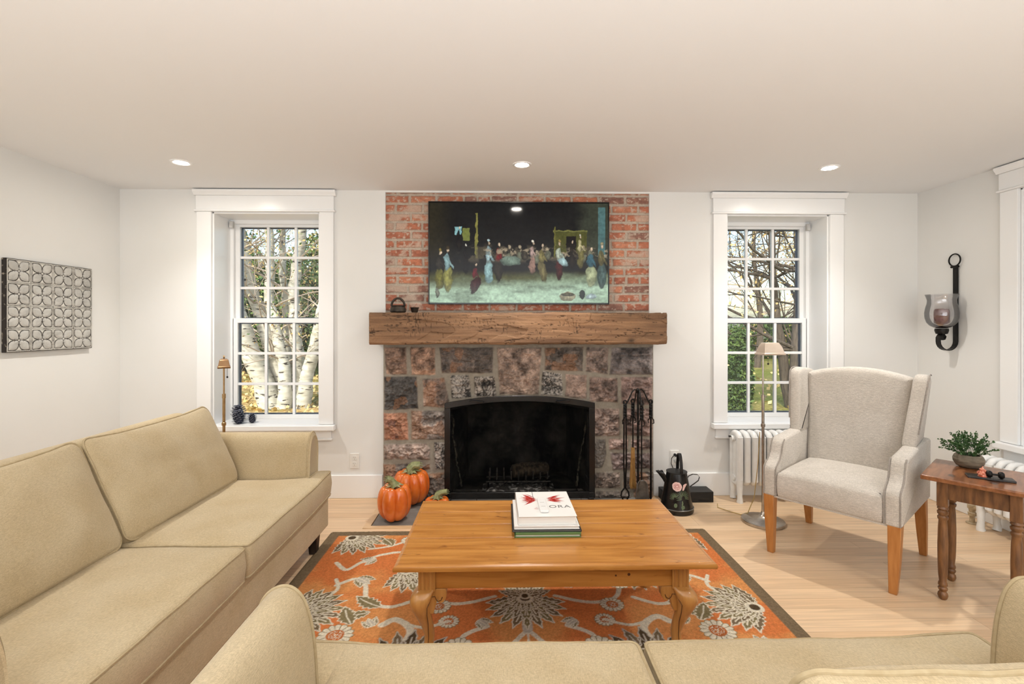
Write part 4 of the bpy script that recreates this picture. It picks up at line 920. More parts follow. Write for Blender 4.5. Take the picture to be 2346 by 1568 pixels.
MB().lathe([(.001, 1.352), (.043, 1.352), (.045, 1.36), (.045, 1.47), (.040, 1.488), (.030, 1.492), (.012, 1.482), (.001, 1.480)], 32, M=M).build('candle', pm('candle_wax', S(92, 52, 50), S(116, 70, 66), rough=.4, scale=20), so, smooth=True)
# ================================================================ STAMPED TIN WALL ART
ya, yb = P(15, 700, x=XL+.03).y, P(210.5, 700, x=XL+.03).y; za, zb_ = P(15, 808, x=XL+.03).z, P(15, 591, x=XL+.03).z
nx, nz = 330, 310; Yg, Zg = np.meshgrid(np.linspace(ya, yb, nx), np.linspace(za, zb_, nz)); n_ = 4
off = -.10
tx = (Yg-ya)/(yb-ya)*n_+.0; tz = (Zg-za)/(zb_-za)*n_; fx = (tx-np.floor(tx))*2-1; fz = (tz-np.floor(tz))*2-1
wn = .06*(fbm(tx*3, tz*3, 301)-.5); ax, az = np.abs(fx)+wn, np.abs(fz)+wn
def petal(x, z):  # one leaf per quadrant, pointed at the tile corner
    u = (x+z)/2; v = (x-z)/2; t = np.clip((u-.04)/.80, 0, 1); w_ = np.interp(u, [.04, .1, .175, .24, .32, .42, .52, .62, .70, .77, .84], [.03, .105, .170, .215, .262, .290, .285, .235, .165, .085, 0])
    return np.where((u < .04) | (u > .84), .05, np.abs(v)-w_)
pd = petal(ax, az); line = 1-sstep(.016, .042, np.abs(pd)); bordr = np.maximum(ax, az); bl_ = (1-sstep(.012, .03, np.abs(bordr-.875)))+(1-sstep(.008, .026, np.abs(bordr-.975)))
tick = (1-sstep(.02, .035, np.abs(ax-.0)-.10+0*az))*(1-sstep(.008, .03, np.abs(az-.36)))+(1-sstep(.02, .035, np.abs(az)-.10))*(1-sstep(.008, .03, np.abs(ax-.36)))
dia = 1-sstep(.012, .03, np.abs(ax+az-.17)); dark = np.clip(line+bl_+tick+dia, 0, 1)*(.55+.6*fbm(tx*5, tz*5, 305))
stain = sstep(.60, .74, fbm(tx*2.2, tz*2.6, 309, 5)+.10*sstep(3.3, 3.6, tx)*sstep(2, 2.6, tz)); edge = sstep(.985, 1., np.maximum(np.abs(tx-2)/2, np.abs(tz-2)/2))
col = lin(214, 211, 202)*(.86+.2*fbm(tx*6, tz*6, 311)[..., None]); pin = (pd < -.02)[..., None]; col = np.where(pin, lin(186, 184, 178)*(.8+.4*fbm(tx*3, tz*3, 313)[..., None]), col)
dk_ = np.clip(dark+.75*stain*(dark*.6+.4*fbm(tx*20, tz*20, 315))+.9*edge, 0, 1)[..., None]; col = col*(1-dk_*.93)+lin(46, 40, 36)*dk_*.93
rel = .004*(sstep(0, .2, -pd))-.002*dark
ta = thing('tin_tile_panel', 'square stamped tin ceiling-tile panel with a worn floral pattern on the left wall', 'wall art', (XL, 0, 0))
grid_mesh('tin_face', np.stack([.030+rel, Yg, Zg], -1), pm('worn_tin', (1, 1, 1, 1), attr='col', rough=.5), ta, col)
MB().box(.0005, ya-.002, za-.002, .0285, yb+.002, zb_+.002).build('backing_board', pm('worn_black_board', S(44, 38, 34), S(150, 140, 126), rough=.8, scale=40, lo=.6, hi=.7), ta, bevel=.003)
# ================================================================ TELEVISION
ty = 3.80; a_, b_ = P(981, 461, y=ty), P(1396, 698, y=ty); vx0, vx1, vz0, vz1 = a_.x, b_.x, b_.z, a_.z
tv = thing('television', 'flat screen television on the brick facing, showing an old interior scene', 'television', ((vx0+vx1)/2, ty, (vz0+vz1)/2))
w2, h2 = (vx1-vx0)/2, (vz1-vz0)/2; bz = .010
b = MB(); b.box(-w2, 0, -h2, -w2+bz, .035, h2).box(w2-bz, 0, -h2, w2, .035, h2).box(-w2+bz, 0, -h2, w2-bz, .035, -h2+bz*1.3).box(-w2+bz, 0, h2-bz, w2-bz, .035, h2).box(-w2+bz, .006, -h2+bz, w2-bz, .035, h2-bz)
b.build('housing', pm('tv_black', S(14, 14, 15), rough=.25), tv, bevel=.002)
MB().box(-.2, .035, -.2, .2, .052, .2).build('wall_mount', BLKM, tv)
nx, nz = 620, 350; U_, V2 = np.meshgrid(np.linspace(0, 1, nx), np.linspace(0, 1, nz))   # u right, v up
asp = w2/h2; X_ = U_*asp
col = np.zeros((nz, nx, 3))+lin(16, 14, 14)
def pt(mask_, c_, k=1.0):
    global col; m = np.clip(mask_, 0, 1)[..., None]*k; col = col*(1-m)+c_*m
col = lin(12, 12, 13)+(lin(26, 27, 26)-lin(12, 12, 13))*fbm(X_*4, V2*8, 401, 4)[..., None]
pt(sstep(.16, 0, U_)*.9*sstep(.3, .6, V2), lin(44, 40, 26)); pt(sstep(.80, .92, U_+.1*(fbm(X_*6, V2*9, 403)-.5))*sstep(.3, .6, V2), lin(58, 62, 50))
fl_ = sstep(.34, .24, V2+.03*(fbm(X_*5, V2*5, 405)-.5)); pt(fl_, lin(84, 84, 50)); pt(sstep(.26, .05, V2+.10*(fbm(X_*3, V2*12, 407, 5)-.5)-.06*U_), lin(176, 204, 176)); pt(sstep(.42, .7, fbm(X_*3, V2*14, 409, 5))*sstep(.30, .2, V2), lin(60, 62, 44), .55)
pt((U_ > .945)*(U_ < .985)*(V2 > .45)*(V2 < .96)*(.6+.4*fbm(X_*30, V2*8, 411)), lin(84, 122, 122)); pt((np.abs(U_-.262) < .007)*(V2 > .45)*(V2 < .9), lin(128, 124, 62)); pt((U_ > .14)*(U_ < .18)*(V2 > .68)*(V2 < .76), lin(130, 178, 180)); pt((U_ > .185)*(U_ < .225)*(V2 > .62)*(V2 < .75), lin(112, 118, 58))
pt((U_ > .695)*(U_ < .88)*(V2 > .50)*(V2 < .71), lin(78, 78, 34)); pt((U_ > .765)*(U_ < .82)*(V2 > .46)*(V2 < .67), lin(18, 14, 12)); pt((np.abs(V2-.72) < .008)*(U_ > .69)*(U_ < .88), lin(108, 108, 56)); pt((np.abs(U_-.70-.30*(V2-.3)*0) < .004)*(V2 > .45)*(V2 < .76), lin(100, 98, 44))
def blob(u, v, ru, rv, c_, tilt=0, k=.95, seed=0):
    global col
    dx = (U_-u)*asp; dy = V2-v; a = dx*cos(tilt)+dy*sin(tilt); b2 = -dx*sin(tilt)+dy*cos(tilt); d = np.hypot(a/(ru*asp), b2/rv)+.35*(fbm(X_*26+seed, V2*26, 421+seed)-.5); m2 = np.clip(1.35-.9*d+.7*(fbm(X_*34+seed, V2*20+seed, 427)-.5)+.5*(v-V2)/rv*-.4, .3, 1.25)[..., None]
    mm = np.clip(sstep(1.05, .85, d), 0, 1)[..., None]*k; col = col*(1-mm)+lin(*c_)*m2*mm; pt(sstep(.9, .6, d)*sstep(.5, .62, fbm(X_*50, V2*18, 431+seed)), lin(*[max(0, q*.62) for q in c_]), .5)
def fig(u, v, s, top, low, skin=(214, 190, 160), hat=None, tilt=0, k=1):
    blob(u, v+.13*s, .030*s*k, .15*s, low, tilt, seed=int(u*900)); blob(u-.004, v+.32*s, .020*s*k, .095*s, top, tilt*.6, seed=int(u*700)); blob(u+.014*s, v+.31*s, .008*s, .08*s, top, .5); blob(u+.002, v+.455*s, .0085*s, .030*s, skin)
    if hat: blob(u+.001, v+.485*s, .012*s, .020*s, hat)
fig(.10, .12, .9, (140, 172, 172), (150, 146, 78), hat=(60, 50, 30)); fig(.055, .14, .8, (50, 46, 38), (112, 108, 50), hat=(120, 104, 50)); fig(.165, .52, .5, (18, 17, 18), (20, 18, 18)); fig(.205, .30, .62, (22, 21, 22), (20, 18, 18), skin=(225, 222, 205))
fig(.33, .20, .88, (170, 200, 204), (156, 194, 194), hat=(200, 222, 222)); fig(.255, .10, .62, (110, 34, 40), (60, 18, 22), tilt=-.5, k=1.4); fig(.385, .22, .80, (120, 20, 26), (44, 38, 30)); 
pt(sstep(.45, .62, fbm(X_*14, V2*22, 451, 4))*sstep(.38, .44, V2)*sstep(.60, .54, V2)*sstep(.14, .2, U_)*sstep(.95, .9, U_), lin(86, 78, 62), .7); pt(sstep(.5, .7, fbm(X_*30, V2*34, 453, 3))*sstep(.44, .47, V2)*sstep(.56, .53, V2)*(U_ > .3), lin(190, 172, 142), .6)
for q in (.44, .475, .505, .53, .60, .63, .66, .81, .86, .90): blob(q, .53+.03*sin(q*90), .009, .022, (176, 160, 132)); blob(q, .46+.02*sin(q*50), .018, .05, (62, 56, 46) if int(q*100) % 2 else (110, 112, 92))
blob(.455, .42, .06, .05, (120, 140, 124)); fig(.575, .30, .66, (176, 150, 140), (168, 132, 116), hat=(214, 208, 190)); fig(.63, .22, .78, (134, 124, 76), (122, 112, 72), tilt=.25); fig(.725, .24, .78, (176, 184, 164), (72, 24, 24), hat=(160, 140, 80)); blob(.745, .41, .035, .035, (176, 206, 206), -.5)
fig(.80, .34, .6, (40, 32, 24), (32, 26, 20)); fig(.845, .36, .66, (190, 180, 134), (120, 112, 66), hat=(208, 204, 182)); fig(.905, .17, .80, (64, 104, 116), (180, 188, 146), k=1.4); fig(.965, .16, .90, (110, 102, 66), (80, 100, 96), hat=(160, 150, 116))
for q in ((.775, .065, .047, .045, (168, 160, 128)), (.775, .085, .040, .018, (84, 80, 58)), (.855, .08, .016, .05, (24, 24, 24)), (.905, .065, .03, .025, (186, 206, 206)), (.045, .10, .012, .05, (108, 108, 92))): blob(*q)
wi = np.clip(np.arange(nx)[None]+((fbm(X_*22, V2*22, 461, 3)-.5)*14).astype(int), 0, nx-1); wj = np.clip(np.arange(nz)[:, None]+((fbm(X_*22, V2*22, 463, 3)-.5)*10).astype(int), 0, nz-1); col = np.where((U_ < .93)[..., None], col[wj, wi], col)
col = col*(.6+.8*fbm(X_*45, V2*45, 441, 4)[..., None]); VVt = np.stack([(U_*2-1)*(w2-bz), np.full(U_.shape, .004), (V2*2-1)*(h2-bz*1.15)], -1)
sm_ = bpy.data.materials.new('screen_picture'); sm_.use_nodes = True; N = sm_.node_tree.nodes; p = N['Principled BSDF']; at_ = N.new('ShaderNodeAttribute'); at_.attribute_name = 'col'
sm_.node_tree.links.new(at_.outputs['Color'], p.inputs['Emission Color']); p.inputs['Emission Strength'].default_value = 1.0; p.inputs['Base Color'].default_value = (.005, .005, .006, 1); p.inputs['Roughness'].default_value = .08; p.inputs['Specular IOR Level'].default_value = .22
grid_mesh('screen', VVt, sm_, tv, col)
# ================================================================ MANTEL ITEMS
mzt = mz1+.006
q = P(912, 716, y=3.68); kt = thing('iron_kettle', 'small dark iron pot with an arched handle on the left of the mantel', 'pot', (q.x, 3.68, mzt))
AGED = pm('aged_iron', S(40, 34, 30), S(70, 60, 50), rough=.55, metal=.5, scale=30, bump=.3, bscale=50)
MB().lathe([(.052, 0), (.060, .006), (.058, .03), (.050, .046), (.056, .05), (.054, .054), (.047, .05), (.044, .01), (.001, .008)], 32).build('body', AGED, kt, smooth=True)
MB().tube([(.050*cos(a), 0, .046+.062*sin(a)) for a in [pi*k/16 for k in range(17)]], .0085, 10, flat=(1, .8)).build('handle', AGED, kt, smooth=True)
q = P(950, 716, y=3.69); cu = MB().lathe([(.020, 0), (.024, .004), (.030, .03), (.036, .038), (.034, .039), (.028, .03), (.022, .006), (.001, .006)], 28).build('iron_cup', AGED, None, smooth=True, loc=(q.x, 3.69, mzt))
tag(cu, 'tiny dark iron cup on the mantel beside the pot with the arched handle', 'cup')
# ================================================================ FIRE SCREEN
sy = 3.715; s0, s1 = P(1018.5, 1000, y=sy).x, P(1362.5, 1000, y=sy).x; sc0 = (s0+s1)/2; hw_ = (s1-s0)/2; zc_, zm = P(1018, 924, y=sy).z, P(1190, 906.5, y=sy).z
fs = thing('fire_screen', 'black arched metal fire screen standing in front of the fireplace opening', 'fire screen', (sc0, sy, 0))
def arc(x, dz=0): return zc_+(zm-zc_)*(1-(x/hw_)**2)+dz
n = 28; xs_ = [-hw_+2*hw_*k/n for k in range(n+1)]
fr = MB(); fw = .045
def strip(zf0, zf1, xa, xb, y0, y1, k=28):
    v = []
    for i in range(k+1):
        x_ = xa+(xb-xa)*i/k
        v += [(x_, y0, zf0(x_)), (x_, y0, zf1(x_)), (x_, y1, zf1(x_)), (x_, y1, zf0(x_))]
    fr.add(v, [(i*4+j, i*4+(j+1) % 4, i*4+4+(j+1) % 4, i*4+4+j) for i in range(k) for j in range(4)]+[(0, 1, 2, 3), (4*k, 4*k+1, 4*k+2, 4*k+3)])
strip(lambda x: arc(x, -fw), lambda x: arc(x), -hw_, hw_, -.012, .010)
strip(lambda x: .028, lambda x: arc(x, -fw)+.001, -hw_, -hw_+fw, -.012, .010, 2); strip(lambda x: .028, lambda x: arc(x, -fw)+.001, hw_-fw, hw_, -.012, .010, 2); strip(lambda x: .028, lambda x: .028+fw*1.15, -hw_+fw, hw_-fw, -.012, .010, 2)
fr.build('frame', BLK, fs, bevel=.003)
m = bpy.data.materials.new('wire_mesh'); m.use_nodes = True; N = m.node_tree.nodes; L = m.node_tree.links; tcn = N.new('ShaderNodeBsdfTransparent'); x = N.new('ShaderNodeMixShader'); x.inputs[0].default_value = .45
N['Principled BSDF'].inputs['Base Color'].default_value = (.006, .006, .006, 1); N['Principled BSDF'].inputs['Roughness'].default_value = .5; N['Principled BSDF'].inputs['Specular IOR Level'].default_value = .1
df_ = N.new('ShaderNodeBsdfDiffuse'); df_.inputs[0].default_value = (.006, .006, .006, 1); L.new(tcn.outputs[0], x.inputs[1]); L.new(df_.outputs[0], x.inputs[2]); L.new(x.outputs[0], N['Material Output'].inputs[0])
mv = []
for i in range(n+1):
    x_ = (-hw_+fw)+2*(hw_-fw)*i/n; mv += [(x_, .002, .07), (x_, .002, arc(x_, -fw-.002))]
MB().add(mv, [(2*i, 2*i+2, 2*i+3, 2*i+1) for i in range(n)]).build('mesh_panel', m, fs)
for s in (-1, 1):
    c_ = s*.405*hw_/.6; c_ = s*(.575*hw_); h_ = MB(); zz = arc(c_, -.016)
    h_.tube([(c_-.055, -.012, zz-.012), (c_-.050, -.034, zz-.010), (c_+.045, -.034, zz-.004), (c_+.050, -.012, zz-.006)] if s > 0 else [(c_-.050, -.012, zz-.006), (c_-.045, -.034, zz-.004), (c_+.050, -.034, zz-.010), (c_+.055, -.012, zz-.012)], .005, 8)
    h_.build('handle', BLK, fs, smooth=True)
    f_ = MB(); f_.prism([(-.055, .004), (.045, .004), (.045, .016), (.012, .030), (.012, .075), (-.014, .075), (-.014, .03), (-.055, .012)], s*(hw_-.028)-.020, s*(hw_-.028)+.020, 'x'); f_.build('foot', BLK, fs, bevel=.003)
# grate, log, ash inside the firebox
gr = thing('fire_grate', 'black iron fire grate inside the dark firebox', 'grate', (OC, 4.06, 0.001))
g = MB()
for k in range(9):
    x_ = -.24+k*.06; g.tube([(x_, -.10, .16), (x_, -.095, .10), (x_, -.06, .075), (x_, .08, .075), (x_, .11, .13)], .007, 8)
for yy in (-.06, .07): g.tube([(-.27, yy, .064), (.27, yy, .064)], .008, 8)
g.build('bar', pm('grate_iron', S(58, 54, 50), S(90, 84, 76), rough=.6, scale=30), gr, smooth=True)['kind'] = 'stuff'
for sx in (-1, 1):
    for yy in (-.06, .07): MB().tube([(sx*.25, yy, 0), (sx*.25, yy, .062)], .008, 8).build('leg', IRON, gr)
CHAR = pm('charred_log', S(54, 46, 38), S(104, 88, 68), rough=.95, scale=14, stretch=(1, 4, 4), bump=.8, bscale=30)
lg = MB().lathe([(.001, -.16), (.052, -.155), (.06, -.05), (.056, .08), (.05, .155), (.001, .16)], 20, mod=lambda r, a, z, i: (r*(1+.12*sin(3*a+z*9))*cos(a), r*(1+.12*sin(3*a+z*9))*sin(a), z)).build('charred_log', CHAR, None, smooth=True, loc=(OC+.10, 4.06, .147), rot=(0, pi/2, .35))
tag(lg, 'partly burnt log lying across the fire grate', 'log')
X, Y = np.meshgrid(np.linspace(-.30, .30, 120), np.linspace(-.14, .16, 60)); hh = .004+.045*fbm(X*20, Y*20, 501, 4)*sstep(.30, .22, np.abs(X))*sstep(-.14, -.11, Y)
a_c = lin(84, 80, 76)*(1-sstep(.5, .7, fbm(X*40, Y*40, 505))[..., None])+lin(190, 186, 180)*sstep(.5, .7, fbm(X*40, Y*40, 505))[..., None]
ash = grid_mesh('ash', np.stack([X+OC, Y+3.98, hh], -1), pm('ash_powder', (1, 1, 1, 1), attr='col', rough=1), None, a_c); tag(ash, 'grey and white ash heaped under the fire grate', 'ash', kind='stuff')
# ================================================================ FIRE TOOLS
def twist(p0, p1, r=.006, turns=4, n=40, off=.006):
    a, b_ = Vector(p0), Vector(p1); out = []
    for ph in (0, pi): out.append([a.lerp(b_, k/n)+Vector((cos(2*pi*turns*k/n+ph)*off, sin(2*pi*turns*k/n+ph)*off, 0)) for k in range(n+1)])
    return out
ftx, fty = P(1460, 1000, y=3.66).x, 3.64
ts = thing('fire_tool_stand', 'black iron stand with a twisted pole and curled hooks for the fire tools', 'fire tool stand', (ftx, fty, .004))
MB().lathe([(.075, 0), (.078, .006), (.07, .012), (.02, .016), (.012, .03)], 28).build('base', IRON, ts, smooth=True)
pb = MB().tube([(0, 0, .02), (0, 0, .87)], .0085, 10); 
for tw in twist((0, 0, .25), (0, 0, .62), off=.004, turns=7): pb.tube(tw, .006, 6)
pb.tube([(0, 0, .87), (0, 0, .885)], [.012, .004], 10).build('pole', IRON, ts, smooth=True)
hp = [(.0, .84), (.012, .868), (.028, .876), (.045, .862), (.07, .81), (.088, .775), (.102, .765), (.112, .772), (.108, .784)]
for k in range(4):
    a = k*pi/2+radians(8 if k % 2 == 0 else 0)
    MB().tube([(r_*cos(a), r_*sin(a), z_) for r_, z_ in hp], .0055, 8).build('hook', IRON, ts, smooth=True)
def tool(name, label, ang, body, rr=.104, cat='fire tool', ztop=.79):
    a = ang; t = thing(name, label, cat, (ftx+rr*cos(a), fty+rr*sin(a), .004), 0, None)
    lp = MB().tube([(.013*cos(q), 0, ztop-.012+.015*sin(q)) for q in [2*pi*j/16 for j in range(16)]], .0055, 6, closed=True)
    for tw in twist((0, 0, ztop-.028), (0, 0, ztop-.13), off=.0075): lp.tube(tw, .0075, 6)
    lp.tube([(.004, 0, ztop-.13), (.022, 0, ztop-.15), (.024, 0, ztop-.175), (.010, 0, ztop-.18)], .004, 6); lp.tube([(-.004, 0, ztop-.13), (-.020, 0, ztop-.15), (-.018, 0, ztop-.175)], .004, 6)
    lp.build('handle', IRON, t, smooth=True); body(t, ztop-.13); return t
def poker(t, zt_): MB().tube([(0, 0, zt_), (0, 0, .04), (0, 0, .03)], [.0075, .0075, .004], 8).build('shaft', IRON, t, smooth=True)
def tongs(t, zt_):
    b = MB()
    for s in (-1, 1): b.tube([(s*.008, 0, zt_), (s*.010, 0, .30), (s*.005, 0, .22), (s*.004, 0, .13), (s*.026, 0, .10), (s*.030, 0, .07), (s*.010, 0, .03)], .0062, 8)
    b.build('arms', IRON, t, smooth=True)
def broom(t, zt_):
    MB().tube([(0, 0, zt_), (0, 0, .40)], .0055, 8).build('shaft', IRON, t, smooth=True)
    b = MB(); random.seed(2)
    for k in range(70):
        a = random.uniform(0, 6.28); r0 = random.uniform(.003, .012); r1 = random.uniform(.01, .030); b.tube([(cos(a)*r0, sin(a)*r0, .41), (cos(a)*r0*1.3, sin(a)*r0*1.3, .33), (cos(a)*r1*.9, sin(a)*r1*.6, random.uniform(.10, .13))], .0018, 4)
    b.tube([(0, 0, .42), (0, 0, .34)], .014, 12).build('bristles', STRAW, t)
def shovel(t, zt_):
    MB().tube([(0, 0, zt_), (0, 0, .20)], .0055, 8).build('shaft', IRON, t, smooth=True)
    v = []; n = 9
    for z_, w_, d_ in ((.205, .012, .004), (.195, .030, .008), (.17, .042, .012), (.10, .050, .013), (.04, .054, .010), (.02, .054, .008)):
        for k in range(n): q = -1+2*k/(n-1); v.append((w_*q, -.012+d_*(abs(q)**3)*-1+.006, z_))
    o = MB().add(v, [(i*n+j, i*n+j+1, (i+1)*n+j+1, (i+1)*n+j) for i in range(5) for j in range(n-1)]).build('blade', pm('worn_steel', S(78, 76, 74), S(110, 106, 102), rough=.4, metal=.8, scale=20), t, smooth=True)
    s = o.modifiers.new('s', 'SOLIDIFY'); s.thickness = .002
tool('fire_tongs', 'black iron tongs hanging at the left of the fire tool stand', radians(188), tongs); tool('fire_poker', 'black iron poker hanging at the right of the fire tool stand', radians(8), poker)
tool('hearth_broom', 'straw hearth broom hanging behind the pole of the tool stand', radians(118), broom, rr=.055); tool('ash_shovel', 'black ash shovel with worn steel blade hanging in front of the tool stand', radians(-80), shovel, rr=.060)
# ================================================================ PUMPKINS
def pumpkin(label, px, pbase, r, h, lobes, ph, stem, y=None):
    p = P(px, pbase, z=.003); loc = (p.x, p.y+r*.8, .0035)
    t = thing('ceramic_pumpkin', label, 'pumpkin', loc, 0, 'ceramic pumpkins on the hearth')
    n = 96; pf = []
    for k in range(25):
        a = -pi/2+pi*k/24; pf.append((max(.001, cos(a)**.62), sin(a)))
    def md(rn, a, z, i):
        g = abs(sin((a+ph)*lobes/2))**.55; rr = r*rn*(.80+.20*g); zz = h/2+z*h/2*(1-.13*(1-g)*(1 if z > 0 else .4)); e = max(0, (z-.6)/.4)
        zz -= .16*h*e*e*(1-rn)*1.4
        zz += .02*r*sin(a*3+ph)*z; return (rr*cos(a), rr*sin(a), zz-(.03*h*0))
    o = MB().lathe(pf, n, mod=md); 
    ob = o.build('body', ORNG, t, smooth=True); z0 = min(v.co.z for v in ob.data.vertices)
    for v in ob.data.vertices: v.co.z -= z0
    s = MB(); ht = h*.90; 
    for k in range(7):
        a = 2*pi*k/7+ph; s.add([(0, 0, ht+.012), (cos(a-.3)*r*.30, sin(a-.3)*r*.30, ht+.004), (cos(a)*r*.60, sin(a)*r*.60, ht-.002), (cos(a+.3)*r*.30, sin(a+.3)*r*.30, ht+.004), (cos(a)*r*.3, sin(a)*r*.3, ht+.016)], [(0, 1, 4), (1, 2, 4), (2, 3, 4), (3, 0, 4)])
    s.tube([(x_*r, y_*r, ht+z_) for x_, y_, z_ in stem], [r*.30, r*.22, r*.19, r*.20, r*.23][:len(stem)], 9)
    for k in range(9):
        a = 2*pi*k/9; s.tube([(x_*r+cos(a)*r*q, y_*r+.0, ht+z_+sin(a)*r*q) for (x_, y_, z_), q in zip(stem, (.26, .21, .18, .19, .21))], r*.035, 5)
    s.build('stem', GREEN, t, smooth=True); return t
pumpkin('orange ceramic pumpkin at the front corner of the slate hearth, nearest of the three', 897, 1205, .118, .268, 6, .25, [(0, 0, 0), (-.1, -.05, .02), (-.22, -.12, .045), (-.42, -.2, .052)])
pumpkin('tall orange ceramic pumpkin against the stone, with leafy curled stem', 936, 1166, .140, .270, 9, .1, [(0, 0, 0), (-.05, -.05, .025), (.15, -.05, .05), (.45, 0, .045)])
pumpkin('smallest orange ceramic pumpkin, mostly hidden behind the coffee table', 998, 1187, .095, .125, 8, .6, [(0, 0, 0), (.08, 0, .03), (.35, 0, .042), (.75, 0, .045)])
# ================================================================ PAINTED CAN
q = P(1563, 1183, z=0); cn = thing('coal_scuttle', 'black painted metal jug with a pink rose and a spout on the floor', 'jug', (q.x, q.y+.11, .001), radians(-8))
MB().lathe([(.118, 0), (.121, .012), (.117, .03), (.119, .034), (.114, .038), (.100, .12), (.085, .21), (.073, .275), (.071, .283)], 48, cap=True).build('body', BLK, cn, smooth=True)
MB().tube([(.1185*cos(a), .1185*sin(a), .034) for a in [2*pi*k/48 for k in range(48)]], .003, 6, closed=True).build('rim', pm('pewter_line', S(120, 118, 112), rough=.3, metal=.5), cn, smooth=True)
MB().lathe([(.074, .283), (.075, .289), (.04, .293), (.001, .294)], 40).build('lid', BLKM, cn, smooth=True)
sp = MB(); n = 12; v = [(-.084+(-.055)*0, -.03+.06*k/n*0+.03*cos(pi*k/n), .20) for k in range(n+1)]
v = []
for (xo, zz, ww) in ((-.078, .185, .010), (-.100, .225, .024), (-.135, .270, .030), (-.150, .285, .028)):
    for k in range(n+1): a = -pi/2+pi*k/n; v.append((xo+.03-.03*cos(a)*1.0 if False else xo*(cos(a)*.35+.65), ww*sin(a), zz))
so2 = sp.add(v, [(i*(n+1)+j, i*(n+1)+j+1, (i+1)*(n+1)+j+1, (i+1)*(n+1)+j) for i in range(3) for j in range(n)]).build('spout', BLK, cn, smooth=True); so2.modifiers.new('s', 'SOLIDIFY').thickness = .002
def ribbon(pts, w, name, par, m, th=.0012):
    v = []
    for i, p in enumerate(pts):
        a = Vector(pts[max(i-1, 0)]); b_ = Vector(pts[min(i+1, len(pts)-1)]); t = (b_-a).normalized(); nn = Vector((-t.z, 0, t.x))*th
        for wy, s_ in ((-w, 1), (w, 1), (w, -1), (-w, -1)): v.append((p[0]+nn.x*s_, p[1]+wy, p[2]+nn.z*s_))
    k = len(pts); return MB().add(v, [(i*4+j, i*4+(j+1) % 4, i*4+4+(j+1) % 4, i*4+4+j) for i in range(k-1) for j in range(4)]+[(0, 1, 2, 3), (4*k-4, 4*k-3, 4*k-2, 4*k-1)]).build(name, m, par)
ribbon([(.092, 0, .175), (.125, 0, .20), (.155, 0, .225), (.162, 0, .250), (.148, 0, .268), (.115, 0, .270), (.085, 0, .255), (.078, 0, .24)], .007, 'handle', cn, IRON)
hb = [(.0+.02, .065*cos(a), .285+.135*sin(a)) for a in [pi*k/18 for k in range(19)]]
v = []
for i, p in enumerate(hb):
    a = Vector(hb[max(i-1, 0)]); b_ = Vector(hb[min(i+1, 18)]); t_ = (b_-a).normalized(); nn = Vector((0, -t_.z, t_.y))*.0015
    for wx, s_ in ((-.011, 1), (.011, 1), (.011, -1), (-.011, -1)): v.append((p[0]+wx, p[1]+nn.y*s_, p[2]+nn.z*s_))
MB().add(v, [(i*4+j, i*4+(j+1) % 4, i*4+4+(j+1) % 4, i*4+4+j) for i in range(18) for j in range(4)]+[(0, 1, 2, 3), (72, 73, 74, 75)]).build('bail_handle', IRON, cn)
# painted rose wrapped on the body
def onbody(x_, z_, o_=.0012):
    r_ = np.interp(z_, [.038, .12, .21, .275], [.114, .100, .085, .073])+o_; a = -pi/2+x_/r_; return (r_*cos(a), r_*sin(a), z_)
PK, PK2, GR1 = pm('rose_paint', S(226, 190, 182), rough=.4), pm('rose_paint_dark', S(186, 110, 108), rough=.4), pm('leaf_paint', S(92, 106, 78), rough=.4)
def dab(mb, x_, z_, L_, w_, a, o_): 
    q = []
    for k in range(10): t = 2*pi*k/10; u, v_ = L_*cos(t), w_*sin(t); q.append(onbody(x_+u*cos(a)-v_*sin(a), z_+u*sin(a)+v_*cos(a), o_))
    mb.add(q, [tuple(range(10))])
r1, r2, r3 = MB(), MB(), MB()
for k in range(7): a = k*.9; dab(r1, -.016+.022*cos(a), .200+.020*sin(a), .018, .013, a+1.5, .0014+k*.0001)
for k in range(3): dab(r1, .032+.006*k, .194+.010*k-.004, .019, .008, 1.1-.4*k, .0014+k*.0001)
dab(r2, -.016, .202, .014, .011, .3, .0024); dab(r1, -.016, .202, .010, .0075, .3, .0027)
for k in range(5): dab(r2, -.016+.020*cos(k*1.26), .200+.017*sin(k*1.26), .011, .0016, k*1.26+1.5, .0026)
for k in range(15): a = pi*(k/14)*1.1-.1; dab(r3, .026+.032*cos(a), .118+.038*sin(a), .020, .0022, a, .0012+.00008*k)
for k in range(9): a = pi*(.3+.7*k/8); dab(r3, -.032+.024*cos(a), .112+.030*sin(a), .017, .0022, a, .0012+.00008*k)
for k in range(6): dab(r3, .018+.003*sin(k*2), .095-.009*k, .010, .004, 1.57, .0012+.00008*k)
dab(r3, -.030, .07, .016, .012, 1.3, .0012); dab(r3, .022, .06, .014, .014, 1.3, .0019)
r1.build('rose_petals', PK, cn); r2.build('rose_shading_lines', PK2, cn); r3.build('painted_leaves', GR1, cn)
# black box
q0, q1 = P(1521, 1153, z=0), P(1636, 1153, z=0)
bx = MB().box(q0.x, q0.y, .001, q1.x, W-.03, .083).build('speaker_box', pm('black_plastic', S(18, 18, 18), rough=.5), None, bevel=.003)
tag(bx, 'low black electronic box on the floor behind the painted jug', 'box')
